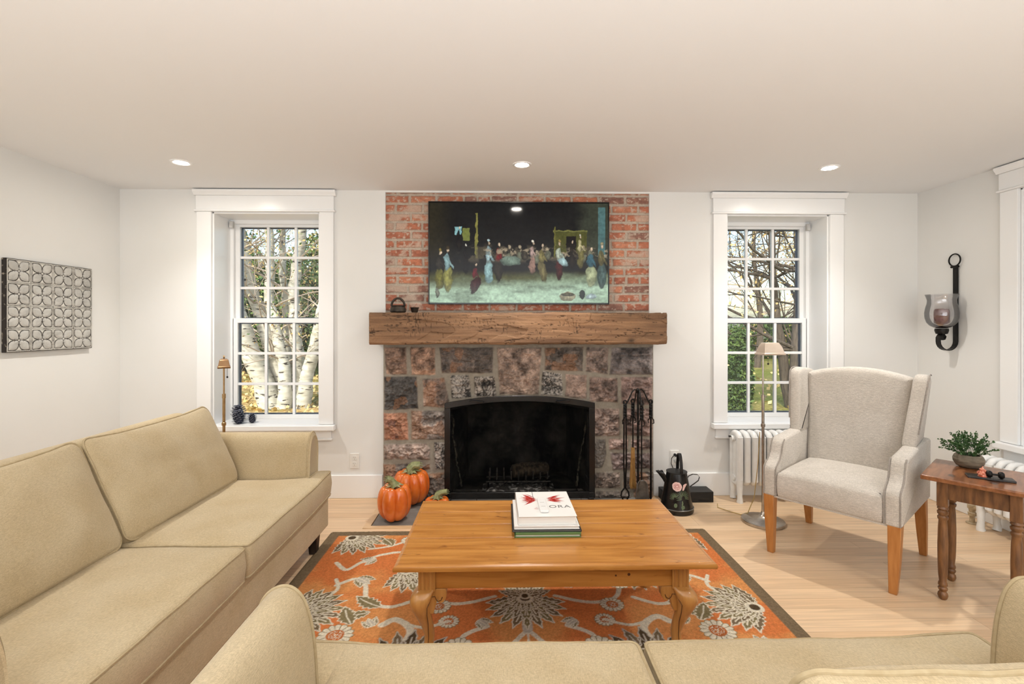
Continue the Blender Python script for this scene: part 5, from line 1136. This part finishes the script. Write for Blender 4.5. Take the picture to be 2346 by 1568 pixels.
# ================================================================ OUTLETS
PLP = pm('outlet_plastic', S(236, 234, 228), rough=.35); DKS = pm('socket_dark', S(70, 66, 62), rough=.6)
def outlet(px, py, lab):
    p = P(px, py, y=W); t = thing('wall_outlet', lab, 'outlet', (p.x, W, p.z), 0, 'white wall outlets')
    MB().prism(rrect(.072, .118, .004, per=1), -.006, 0, 'y').build('cover_plate', PLP, t, bevel=.0015)
    for s in (-1, 1):
        f = MB().prism(rrect(.034, .034, .010, per=1), -.0085, -.0055, 'y', M=Matrix.Translation((0, 0, s*.024))).build('socket', PLP, t, bevel=.0005)
        MB().box(-.008, -.0089, s*.024, -.006, -.0082, s*.024+.009).box(.006, -.0089, s*.024+.001, .008, -.0082, s*.024+.008).box(-.002, -.0089, s*.024-.011, .002, -.0082, s*.024-.007).build('slots', DKS, f)
    return p
outlet(812.5, 1056, 'empty white double outlet on the wall left of the fireplace'); po_ = outlet(1545, 1049, 'white outlet right of the fireplace with two plugs in it')
cp = MB(); px_, pz_ = po_.x, po_.z; yq = W-.0095
cp.tube([(px_, yq+.001, pz_+.026), (px_, yq-.024, pz_+.026)], .011, 12); cp.tube([(px_, yq-.02, pz_+.026), (px_-.02, yq-.026, pz_+.024), (px_-.036, yq-.024, pz_+.002), (px_-.036, yq-.02, pz_-.04), (px_-.020, yq-.02, pz_-.08), (px_+.01, yq-.03, pz_-.13), (px_+.02, yq-.05, pz_-.20), (px_+.02, yq-.05, .088)], .0032, 8)
tag(cp.build('power_cord', BLKM, None, smooth=True), 'black plug and cord running from the outlet down to the black box', 'cord')
cp = MB(); cp.prism(rrect(.066, .048, .02, per=1), yq-.032, yq-.0002, 'y', M=Matrix.Translation((px_+.030, 0, pz_-.022)))
tag(cp.build('plug_in_adapter', PLP, None, bevel=.006, seg=3), 'rounded white plug-in adapter in the lower socket of the right outlet', 'adapter')
# ================================================================ RADIATORS
def radiator(label, loc, rz, n, zt_, valve=False, dep=.15):
    t = thing('radiator', label, 'radiator', loc, rz); pit = .0585; proto = None
    zb_ = .12
    m = MB(); ys_ = (-dep*.36, 0, dep*.36)
    for y_ in ys_: m.tube([(0, y_, zb_+.04), (0, y_, zt_-.04)], .0245, 14, flat=(1.0, 1.05))
    ol = rrect(dep*.72+.044, zt_-zb_, .055, n=8, per=2); inn = [(a*.0+a, b_) for a, b_ in ol]
    k = len(ol)
    m.tube([(0, a*(dep*.72)/(dep*.72+.044), (zt_+zb_)/2+b_*(zt_-zb_-.044)/(zt_-zb_)) for a, b_ in ol], .024, 12, closed=True)
    for zz in (zt_-.06, zb_+.06): m.tube([(-pit/2, 0, zz), (pit/2, 0, zz)], .024, 14)
    for i in range(n):
        if proto is None: proto = m.build('radiator_section', RADW, t, smooth=True); o = proto
        else: o = proto.copy(); C.objects.link(o); o.parent = t
        o.location = ((i+.5)*pit, 0, 0)
    for i in (0, n-1):
        for y_ in (-dep*.36, dep*.36):
            MB().tube([((i+.5)*pit, y_, zb_+.06), ((i+.5)*pit, y_, .06), ((i+.5)*pit, y_-.004*(1 if y_ < 0 else -1), .02), ((i+.5)*pit, y_, .001)], [.024, .017, .020, .023], 12, flat=(1, 1.2)).build('leg', RADW, t, smooth=True)
    f = MB(); f.lathe([(.001, -.012), (.012, -.011), (.020, 0), (.024, .004), (.024, .012), (.001, .014)], 18, M=Matrix.Translation((-.002, 0, zt_-.06)) @ Matrix.Rotation(-pi/2, 4, 'Y'))
    f.build('end_plug', RADW, t, smooth=True)
    MB().tube([(-.010, 0, zt_-.045), (-.030, 0, zt_-.045)], [.004, .009], 10).build('bleed_key', BLK, t, smooth=True)
    if valve:
        v_ = MB(); CRM = pm('cream_pipe', S(196, 180, 152), S(168, 146, 112), rough=.5, scale=40)
        v_.lathe([(.034, 0), (.034, .006), (.016, .008), (.014, .05), (.022, .055), (.024, .075), (.017, .08), (.020, .10), (.026, .105), (.026, .13), (.015, .135), (.012, .17), (.018, .175), (.018, .185), (.001, .19)], 20, M=Matrix.Translation((-.085, 0, 0)))
        v_.tube([(-.085, 0, .115), (.0, 0, .115)], .014, 12); v_.build('valve', CRM, t, smooth=True)
    return t
q = P(1686, 1150, z=0); radiator('white cast-iron radiator under the right window behind the floor lamp', (q.x-.01, W-.115, 0), 0, 12, .545)
radiator('white cast-iron radiator against the right wall behind the side table', (XR-.13, 3.165, 0), -pi/2, 14, .50, True)
# ================================================================ PHARMACY FLOOR LAMPS
def lamp(label, base, ztop, ang, met, shade, ssc=1, cord=False):
    t = thing('floor_lamp', label, 'floor lamp', (base[0], base[1], .001), ang)
    MB().lathe([(.138, 0), (.140, .008), (.137, .018), (.120, .022), (.116, .024), (.075, .030), (.070, .032), (.035, .038), (.016, .055), (.012, .075)], 56).build('base', met, t, smooth=True)
    MB().tube([(0, 0, .05), (0, 0, .86)], .0095, 16).build('pole', met, t, smooth=True)
    j = MB().lathe([(.010, .0), (.0145, .004), (.0145, .022), (.010, .026)], 16, M=Matrix.Translation((0, 0, .66)))
    j.tube([(0, 0, .855), (0, 0, .885)], .012, 14); j.tube([(.0, 0, .873), (.024, 0, .873)], [.004, .007], 8).build('clamp', met, t, smooth=True)
    MB().tube([(0, 0, .86), (0, 0, ztop-.06), (.004, 0, ztop-.03), (.02, 0, ztop-.02), (.04, 0, ztop-.02)], .0055, 12).build('upper_pole', met, t, smooth=True)
    # trough shade, long axis x
    L_, Wd, Ht = .165*ssc, .105*ssc, .085*ssc; pr_ = [(-.5, 0), (-.44, .35), (-.30, .80), (-.16, 1.0), (.16, 1.0), (.30, .80), (.44, .35), (.5, 0)]; v = []
    ex = ((-.5, .0), (-.5, .0))
    for (sx, sc2) in ((-.5, 1), (.5, 1)):
        pass
    b = MB(); sh = 5
    lv_ = [(1.0, 0, 1.0), (1.0, .012, 1.0), (.93, .014, .92), (.80, .055, .70), (.62, Ht, .42)]
    for (lx, zz, ly) in lv_:
        v += [(a*L_/2*lx, c_*Wd/2*ly, ztop-.10+zz) for a, c_ in ((-1, -1), (1, -1), (1, 1), (-1, 1))]
    f = [(i*4+j_, i*4+(j_+1) % 4, i*4+4+(j_+1) % 4, i*4+4+j_) for i in range(4) for j_ in range(4)]+[(16, 17, 18, 19)]
    o = b.add([(x_+.055, y_, z_) for x_, y_, z_ in v], f).build('lamp_shade', shade, t, bevel=.002); o.modifiers.new('s', 'SOLIDIFY').thickness = .0025
    if cord is not None:
        MB().tube([(.055, .02, ztop-.09), (.055, .02, ztop-.16)], .0012, 5).lathe([(.0005, -.008), (.006, -.004), (.006, .004), (.0005, .008)], 10, M=Matrix.Translation((.055, .02, ztop-.165))).build('pull_chain', BLKM, t)
    return t
q = P(1748, 1197, z=0); l1 = lamp('brushed nickel pharmacy floor lamp beside the grey armchair', (q.x, q.y), 1.262, radians(8), NICK, pm('pearl_shade', S(216, 200, 184), S(206, 188, 170), rough=.3, metal=.35))
cd = MB(); cd.tube([(q.x, q.y+.02, .03), (q.x-.03, q.y+.12, .006), (q.x-.07, q.y+.10, .006), (q.x-.14, q.y+.17, .006), (q.x-.20, q.y+.26, .006), (q.x-.17, q.y+.33, .006)], .003, 6)
pts = [(q.x-.006, q.y+.030, .62), (q.x-.016, q.y+.035, .40), (q.x-.03, q.y+.06, .15), (q.x-.06, q.y+.09, .03), (q.x-.10, q.y+.12, .006)]; cd.tube(pts, .003, 6)
tag(cd.build('lamp_cord', pm('gold_cord', S(186, 158, 96), rough=.5), None, smooth=True), 'thin gold lamp cord trailing from the nickel lamp across the floor', 'cord')
lp2 = P(513, 900, y=3.42); lamp('antique brass pharmacy floor lamp behind the left sofa, its shade before the window', (lp2.x, 3.42), 1.172, radians(300), BRASS, pm('brass_shade', S(158, 124, 90), S(132, 100, 68), rough=.4, metal=.7), ssc=.74)
# ================================================================ PINE CONES
CONE = pm('cone_navy', S(34, 38, 58), rough=.5); TIP = pm('cone_tip', S(196, 196, 206), rough=.5)
def cone(px, yy, h, lab, proto=None):
    x_ = P(px, 950, y=yy).x
    if proto is None:
        t = thing('pine_cone', lab, 'pine cone', (x_, yy, WZ0+.001), 0, 'navy pine cones on the left window sill')
        MB().lathe([(.010, 0), (.024, .012), (.026, .035), (.020, .06), (.008, .08), (.001, .085)], 16).build('core', CONE, t, smooth=True)
        a_ = MB(); b2 = MB()
        for k in range(74):
            z_ = .004+.078*k/73; r_ = .036*(sin(pi*min(1, (z_+.012)/.104))**.6)+.002; th = k*2.39996; d = Vector((cos(th), sin(th), .35)).normalized(); s_ = Vector((-sin(th), cos(th), 0)); p = Vector((0, 0, z_-.006)); w_ = .0075
            i_, o_ = p+d*r_*.4, p+d*r_; a_.add([i_-s_*w_*.4, o_-s_*w_, o_+d*.002, o_+s_*w_, i_+s_*w_*.4, i_+Vector((0, 0, .004))], [(0, 1, 2, 3, 4), (0, 5, 4)])
            b2.add([o_-s_*w_+Vector((0, 0, .0005)), o_+d*.003, o_+s_*w_+Vector((0, 0, .0005)), o_-d*.002+Vector((0, 0, .002))], [(0, 1, 2, 3)])
        a_.build('scales', CONE, t); b2.build('scale_tips', TIP, t)
    else: t = copy_tree(proto); t.location = (x_, yy, WZ0+.001); t['label'] = lab
    t.scale = (h/.085,)*3; return t
c1 = cone(547.5, W+.03, .112, 'navy pine cone at the front of the left window sill, nearest the sofa'); cone(546, W+.125, .135, 'navy pine cone standing behind another one against the window', c1); cone(578, W+.065, .080, 'smaller navy pine cone standing apart on the right', c1)
# ================================================================ OUTSIDE
GZ = -.35
def ground_pt(px, py): return P(px, py, z=GZ)
gx, gy = np.meshgrid(np.linspace(-26, 34, 260), np.linspace(4.6, 44, 200)); gz = GZ+.10*(fbm(gx*.3, gy*.3, 601)-.5)
lf = fbm(gx*1.1, gy*.9, 603, 5)[..., None]; gc = lin(122, 128, 60)*(.8+.4*fbm(gx*3, gy*3, 605)[..., None])
left = sstep(2.5, -1.5, gx)[..., None]; k = np.clip(sstep(.38, .62, lf)*.9*(.35+.65*left)+left*.35, 0, 1); gc = gc*(1-k)+lin(200, 172, 118)*k
gr_ = grid_mesh('lawn', np.stack([gx, gy, gz], -1), pm('grass_and_leaves', (1, 1, 1, 1), (.55, .5, .42, 1), attr='col', scale=14, rough=1, spec=.1, detail=8, lo=.42, hi=.6, bump=.8, bscale=20), None, gc)
tag(gr_, 'lawn outside strewn with yellow autumn leaves', 'lawn'); gr_['kind'] = 'structure'
LV = [pm('leaf_yellow', S(206, 184, 126), S(186, 158, 102), rough=.7, scale=3), pm('leaf_orange', S(196, 122, 58), S(160, 98, 48), rough=.7, scale=3), pm('leaf_green', S(96, 118, 56), S(66, 92, 42), rough=.7, scale=2), pm('leaf_dark', S(44, 66, 36), S(70, 92, 48), rough=.8, scale=1.5)]
def leaf_cloud(name, pts_fn, n, size, mat, parent, seed=0, aspect=.5):
    r = np.random.default_rng(seed); c_ = pts_fn(r, n); d = r.normal(size=(n, 3)); d /= np.linalg.norm(d, axis=1)[:, None]; e = np.cross(d, r.normal(size=(n, 3))); e /= np.linalg.norm(e, axis=1)[:, None]
    s = size*r.uniform(.6, 1.3, (n, 1)); v = np.stack([c_-d*s/2, c_+e*s*aspect/2, c_+d*s/2, c_-e*s*aspect/2], 1).reshape(-1, 3)
    me = bpy.data.meshes.new(name); me.vertices.add(len(v)); me.vertices.foreach_set('co', v.astype(np.float32).ravel()); me.loops.add(4*n); me.loops.foreach_set('vertex_index', np.arange(4*n, dtype=np.int32)); me.polygons.add(n); me.polygons.foreach_set('loop_start', np.arange(0, 4*n, 4, dtype=np.int32)); me.update(calc_edges=True)
    me.materials.append(mat); o = bpy.data.objects.new(name, me); C.objects.link(o); o.parent = parent; return o
def fallen(r, n):
    x_ = r.uniform(-11, 3, n)+(r.uniform(0, 1, n) > .8)*r.uniform(0, 9, n); y_ = r.uniform(6, 20, n); return np.stack([x_, y_, np.full(n, GZ+.03)+r.uniform(0, .05, n)], 1)
fl1 = leaf_cloud('fallen_leaves', fallen, 9000, .11, LV[0], None, 1, .8); tag(fl1, 'carpet of fallen yellow leaves on the lawn outside the windows', 'leaves', kind='stuff')
def branch(mb, p, d, L_, r, depth, rnd, tips, bend=.22, kids_=3, up=.15):
    pts = [p]; k = 6; q = p.copy(); dd = d.copy()
    for i in range(k):
        dd = (dd+Vector([rnd.uniform(-bend, bend) for _ in range(3)])*.6+Vector((0, 0, up*.2))).normalized(); q = q+dd*L_/k; pts.append(q.copy())
    mb.tube(pts, [r*(1-.55*i/k) for i in range(k+1)], 8 if r > .03 else 4, cap=False)
    if depth == 0: tips.append((pts[3], pts[-1])); return
    for j in range(kids_):
        i = rnd.randint(2, k); a = rnd.uniform(0, 6.28); o_ = dd.orthogonal().normalized(); o_.rotate(Matrix.Rotation(a, 3, dd)); nd = (dd*.65+o_*rnd.uniform(.5, .95)+Vector((0, 0, up))).normalized()
        branch(mb, pts[i], nd, L_*rnd.uniform(.5, .75), r*(1-.55*i/k)*rnd.uniform(.5, .68), depth-1, rnd, tips, bend, kids_, up)
def tipleaves(tips, spread):
    A = np.array([t[0] for t in tips]); B = np.array([t[1] for t in tips])
    def f(r, n): i = r.integers(0, len(A), n); t = r.uniform(0, 1.1, (n, 1)); return A[i]*(1-t)+B[i]*t+r.normal(size=(n, 3))*spread
    return f
# birch clump before the left window
def birch_mat():
    m = pm('birch_bark', S(196, 193, 180), S(160, 157, 142), rough=.8, scale=5, stretch=(1, 1, 3), c3=S(48, 42, 36), s3=3.2, l3=.60, h3=.66, st3=(1.6, 1.6, 6), bump=.5, bscale=12); return m
BIR = birch_mat()
B0 = ground_pt(640, 935); yb = B0.y
bt_ = thing('birch_clump', 'white birch with several leaning trunks seen through the left window', 'tree', (0, 0, 0)); rnd = random.Random(4); tips = []
def tp(px, py, dy): return P(px, py, y=yb+dy)
TR = [([(632, 950, 0), (592, 850, -.1), (556, 760, -.2), (520, 650, -.3), (480, 520, -.4), (440, 350, -.4)], 36),
      ([(646, 950, .1), (640, 860, .2), (612, 770, .2), (580, 680, .3), (562, 600, .3), (548, 520, .3), (536, 400, .3)], 27),
      ([(650, 945, -.1), (655, 860, -.1), (634, 760, .0), (618, 690, .1), (620, 560, .1), (610, 400, .1)], 22),
      ([(690, 945, .2), (682, 860, .2), (678, 760, .2), (672, 660, .3), (690, 540, .3), (700, 380, .3)], 25),
      ([(692, 940, .0), (706, 850, .0), (726, 770, .0), (744, 690, -.1), (764, 560, -.1), (790, 420, -.1)], 24),
      ([(660, 880, .5), (652, 700, .5), (646, 560, .5), (655, 400, .5)], 15)]
for pp, wpx in TR:
    pts = [tp(*q) for q in pp]; sp_pts = []
    for i in range(len(pts)-1):
        for j in range(4): sp_pts.append(pts[i].lerp(pts[i+1], j/4))
    sp_pts.append(pts[-1]); r0 = wpx/2/1100*yb*1.3; k = len(sp_pts); sp_pts[0].z = GZ-.1
    sp_pts = [p+Vector((rnd.uniform(-.02, .02), rnd.uniform(-.03, .03), 0)) for p in sp_pts]
    mb = MB().tube(sp_pts, [r0*(1.25-.25*min(1, i/3))*(1-.45*i/k) for i in range(k)], 14)
    tr0 = mb.build('trunk', BIR, bt_, smooth=True); bb_ = MB()
    for i in range(5, k-1, 3):
        for _ in range(2):
            a = rnd.uniform(0, 6.28); d = Vector((cos(a), sin(a)*.8, rnd.uniform(.2, .9))).normalized(); branch(bb_, sp_pts[i], d, rnd.uniform(.9, 1.9), r0*.15, 2, rnd, tips, .3, 3, .05)
    bb_.build('branches', pm('twig', S(158, 146, 132), rough=.9), tr0)
leaf_cloud('foliage', tipleaves(tips, .14), 3800, .06, LV[0], bt_, 5)
leaf_cloud('foliage', tipleaves(tips, .18), 1500, .07, LV[2], bt_, 6)
# bare tree before the right window
DB = pm('dark_bark', S(92, 82, 70), S(62, 54, 46), rough=.95, scale=8, stretch=(4, 4, 1), bump=.7, bscale=20)
B1 = ground_pt(1828, 940); y1_ = B1.y; dt = thing('bare_tree', 'dark bare tree with spreading branches seen through the right window', 'tree', (0, 0, 0)); tips = []; rnd = random.Random(12)
def tq(px, py, dy=0): return P(px, py, y=y1_+dy)
for pp, wpx in (([(1828, 960, 0), (1820, 880, 0), (1824, 800, 0), (1830, 700, .1), (1832, 620, .1), (1826, 520, .2), (1836, 380, .2)], 24), ([(1815, 960, .2), (1800, 880, .2), (1792, 800, .2), (1780, 740, .2), (1770, 640, .3), (1768, 540, .3), (1756, 400, .3)], 22), ([(1842, 860, .1), (1850, 780, .1), (1856, 680, 0), (1872, 560, 0)], 12)):
    pts = [tq(*q) for q in pp]; pts[0].z = GZ-.1 if pp[0][1] > 900 else pts[0].z; r0 = wpx/2/1100*y1_; k = len(pts)
    MBt = MB().tube([pts[i].lerp(pts[i+1], j/3) for i in range(k-1) for j in range(3)]+[pts[-1]], [r0*(1.15-.6*i/(3*k-2)) for i in range(3*(k-1)+1)], 12); tr0 = MBt.build('trunk', DB, dt, smooth=True); bb_ = MB()
    for i in range(2, k):
        for _ in range(5):
            a = rnd.uniform(0, 6.28); d = Vector((cos(a)*1.2, sin(a)*.5, rnd.uniform(0, .9))).normalized(); branch(bb_, pts[i], d, rnd.uniform(1.3, 2.8), r0*(.36 if _ < 2 else .2), 2, rnd, tips, .35, 4, .12)
    bb_.build('branches', DB, tr0)
leaf_cloud('foliage', tipleaves(tips, .2), 3600, .07, LV[0], dt, 15)
# cedar
def ell(c_, rx, ry, rz_, shell=.75):
    def f(r, n):
        d = r.normal(size=(n, 3)); d /= np.linalg.norm(d, axis=1)[:, None]; a = np.arctan2(d[:, 1], d[:, 0]); rad = r.uniform(shell, 1.0, n)*(1+.12*np.sin(a*5+d[:, 2]*7)); return np.array(c_)+d*rad[:, None]*np.array([rx, ry, rz_])
    return f
cq = ground_pt(1684, 945); yc = cq.y-.4; cz = P(1690, 768, y=yc).z
cd_ = thing('cedar_shrub', 'dense green cedar outside at the lower left of the right window', 'shrub', (cq.x, yc, GZ))
rx_ = 29/1100*yc; leaf_cloud('foliage', ell((-.12, 0, (cz-GZ)/2), rx_, rx_, (cz-GZ)/2+.1, .55), 9000, .10, LV[3], cd_, 21, .4); leaf_cloud('foliage', ell((-.12, 0, (cz-GZ)/2), rx_*1.04, rx_*1.04, (cz-GZ)/2+.15, .9), 1800, .09, LV[2], cd_, 22, .4)
MB().tube([(-.12, 0, -.1), (-.12, 0, (cz-GZ)*.9)], .09, 10).build('trunk', DB, cd_)
# hedges and far trees
def bush(name, label, x_, y_, r_, h_, mats, seed, cat='tree'):
    t = thing(name, label, cat, (x_, y_, GZ), 0, 'trees at the far edge of the lawn'); n = int(2600*r_*min(h_, 4)/4)
    MB().tube([(0, 0, -.1), (0, 0, h_*.55)], r_*.10, 8).build('trunk', DB, t)
    for i, (mt, sh, fr) in enumerate(mats): leaf_cloud('foliage', ell((0, 0, h_*.52), r_*(1+.03*i), r_*.8, h_*.52, sh), int(n*fr), .20, mt, t, seed+i, .6)
rnd = random.Random(9)
FARL = [(-10.6, 17, 2.1, 3.4), (-8.2, 18, 2.0, 4.0), (-6.4, 16.5, 1.7, 3.5), (-4.6, 18, 2.0, 4.6), (-12.5, 20, 2.6, 6.2), (-7.3, 21, 2.4, 5.4)]
nmL = ['dark evergreen bush beyond the birch, leftmost of the far bushes', 'dense dark bush beyond the birch trunks, left of centre', 'mixed green bush straight behind the birch trunks', 'yellowing bush beyond the birch at the right of the left window', 'tall pale tree standing farthest left beyond the birch', 'tall green tree rising behind the bushes beyond the birch']
for i, (a, b_, r_, h_) in enumerate(FARL): bush('far_tree', nmL[i], a, b_, r_, h_, [(LV[3], .55, 1.0), (LV[2] if i % 2 else LV[3], .85, .5), (LV[0] if i > 2 else LV[2], .9, .25)], 50+i*5)
FARR = [(7.6, 24, 2.2, 2.3), (11.0, 26, 1.9, 1.9), (14.2, 25, 1.8, 2.1), (17.6, 25, 2.2, 2.9), (21.6, 26, 2.4, 2.6)]
nmR = ['green bush far across the lawn at the left edge of the right window', 'low green bush far across the lawn behind the cedar', 'light green bush far across the lawn behind the lamp shade', 'bushy green tree far across the lawn behind the bare tree', 'green bush far across the lawn at the right edge of the right window']
for i, (a, b_, r_, h_) in enumerate(FARR): bush('far_tree', nmR[i], a, b_, r_, h_, [(LV[3], .6, .8), (LV[2], .8, .8), (LV[0], .9, .15)], 90+i*5)
TW2 = pm('pale_twig', S(168, 154, 136), rough=.9)
for k_, (x_, y_, h_, lab) in enumerate(((10.2, 19, 7.5, 'tall sparse autumn tree across the lawn at the left of the right window'), (14.4, 21, 8.5, 'tall sparse autumn tree across the lawn behind the bare dark tree'))):
    t = thing('autumn_tree', lab, 'tree', (x_, y_, GZ), 0, 'tall sparse trees across the lawn'); rnd = random.Random(70+k_); tips = []; bb_ = MB()
    tk = [Vector((.15*sin(i), 0, h_*i/7)) for i in range(8)]; o_ = MB().tube(tk, [.14*(1-.11*i) for i in range(8)], 8).build('trunk', DB, t, smooth=True)
    for i in range(2, 8):
        for _ in range(5): a = rnd.uniform(0, 6.28); branch(bb_, tk[i], Vector((cos(a), sin(a), rnd.uniform(.2, 1))).normalized(), rnd.uniform(1.3, 2.4), .04, 2, rnd, tips, .3, 3, .1)
    bb_.build('branches', TW2, o_); leaf_cloud('foliage', tipleaves(tips, .16), 5200, .085, LV[0], t, 130+k_)
# ================================================================ LIGHT
w = bpy.data.worlds.new('World'); sc.world = w; w.use_nodes = True; N = w.node_tree.nodes; L = w.node_tree.links; bg = N['Background']
sk_ = N.new('ShaderNodeTexSky'); sk_.sky_type = 'NISHITA'; sk_.sun_disc = False; sk_.sun_elevation = radians(38); sk_.sun_rotation = radians(200); sk_.air_density = 1.2; sk_.dust_density = 2.5; sk_.ozone_density = 1
L.new(sk_.outputs[0], bg.inputs[0]); bg.inputs[1].default_value = .42
def light(kind, name, loc, rot, e, col_=(1, 1, 1), **k):
    l = bpy.data.lights.new(name, kind); l.energy = e; l.color = col_
    for a, b_ in k.items(): setattr(l, a, b_)
    o = bpy.data.objects.new(name, l); C.objects.link(o); o.location = loc; o.rotation_euler = rot; return o
light('SUN', 'sun', (0, 0, 20), (radians(50), 0, radians(-28)), 4.8, (1, .95, .88), angle=radians(2))
WARM = (1, .965, .92)
for p in spots: light('SPOT', 'downlight', (p.x, p.y, ZC-.012), (0, 0, 0), 85, WARM, spot_size=radians(118), spot_blend=1, shadow_soft_size=.035)
for x_ in (-2.05, .15, 2.4):
    for y_ in (.9, -1.5): light('SPOT', 'downlight', (x_, y_, ZC-.012), (0, 0, 0), 34, WARM, spot_size=radians(150), spot_blend=.8, shadow_soft_size=.05)
# unseen area fills added: one before the rear wall, one aimed at the ceiling
light('AREA', 'rear_fill', (.2, YR+.15, 1.35), (radians(90), 0, 0), 85, (.90, .95, 1), shape='RECTANGLE', size=4.5, size_y=2.0)
light('AREA', 'ceiling_fill', (.2, -1.2, .9), (radians(180), 0, 0), 125, (.86, .935, 1), shape='RECTANGLE', size=4.0, size_y=3.0)
# ================================================================ CAMERA
cm = bpy.data.cameras.new('camera'); co = bpy.data.objects.new('camera', cm); C.objects.link(co); co.location = (0, 0, H); co.rotation_euler = (pi/2, 0, -TH)
cm.sensor_width = 36; cm.lens = 36*F/2346; cm.shift_y = -(784-HY)/2346; cm.clip_start = .02; cm.clip_end = 200; sc.camera = co
sc.view_settings.view_transform = 'Standard'; sc.view_settings.look = 'None'; sc.view_settings.gamma = 1; sc.view_settings.exposure = -.04
try: sc.view_settings.use_curve_mapping = False
except Exception: pass
sc.cycles.use_denoising = True; sc.cycles.max_bounces = 6; sc.cycles.use_adaptive_sampling = True; sc.cycles.adaptive_threshold = .05; sc.cycles.adaptive_min_samples = 12; sc.cycles.transparent_max_bounces = 12; sc.cycles.caustics_reflective = False; sc.cycles.caustics_refractive = False
sc.cycles.sample_clamp_indirect = 6
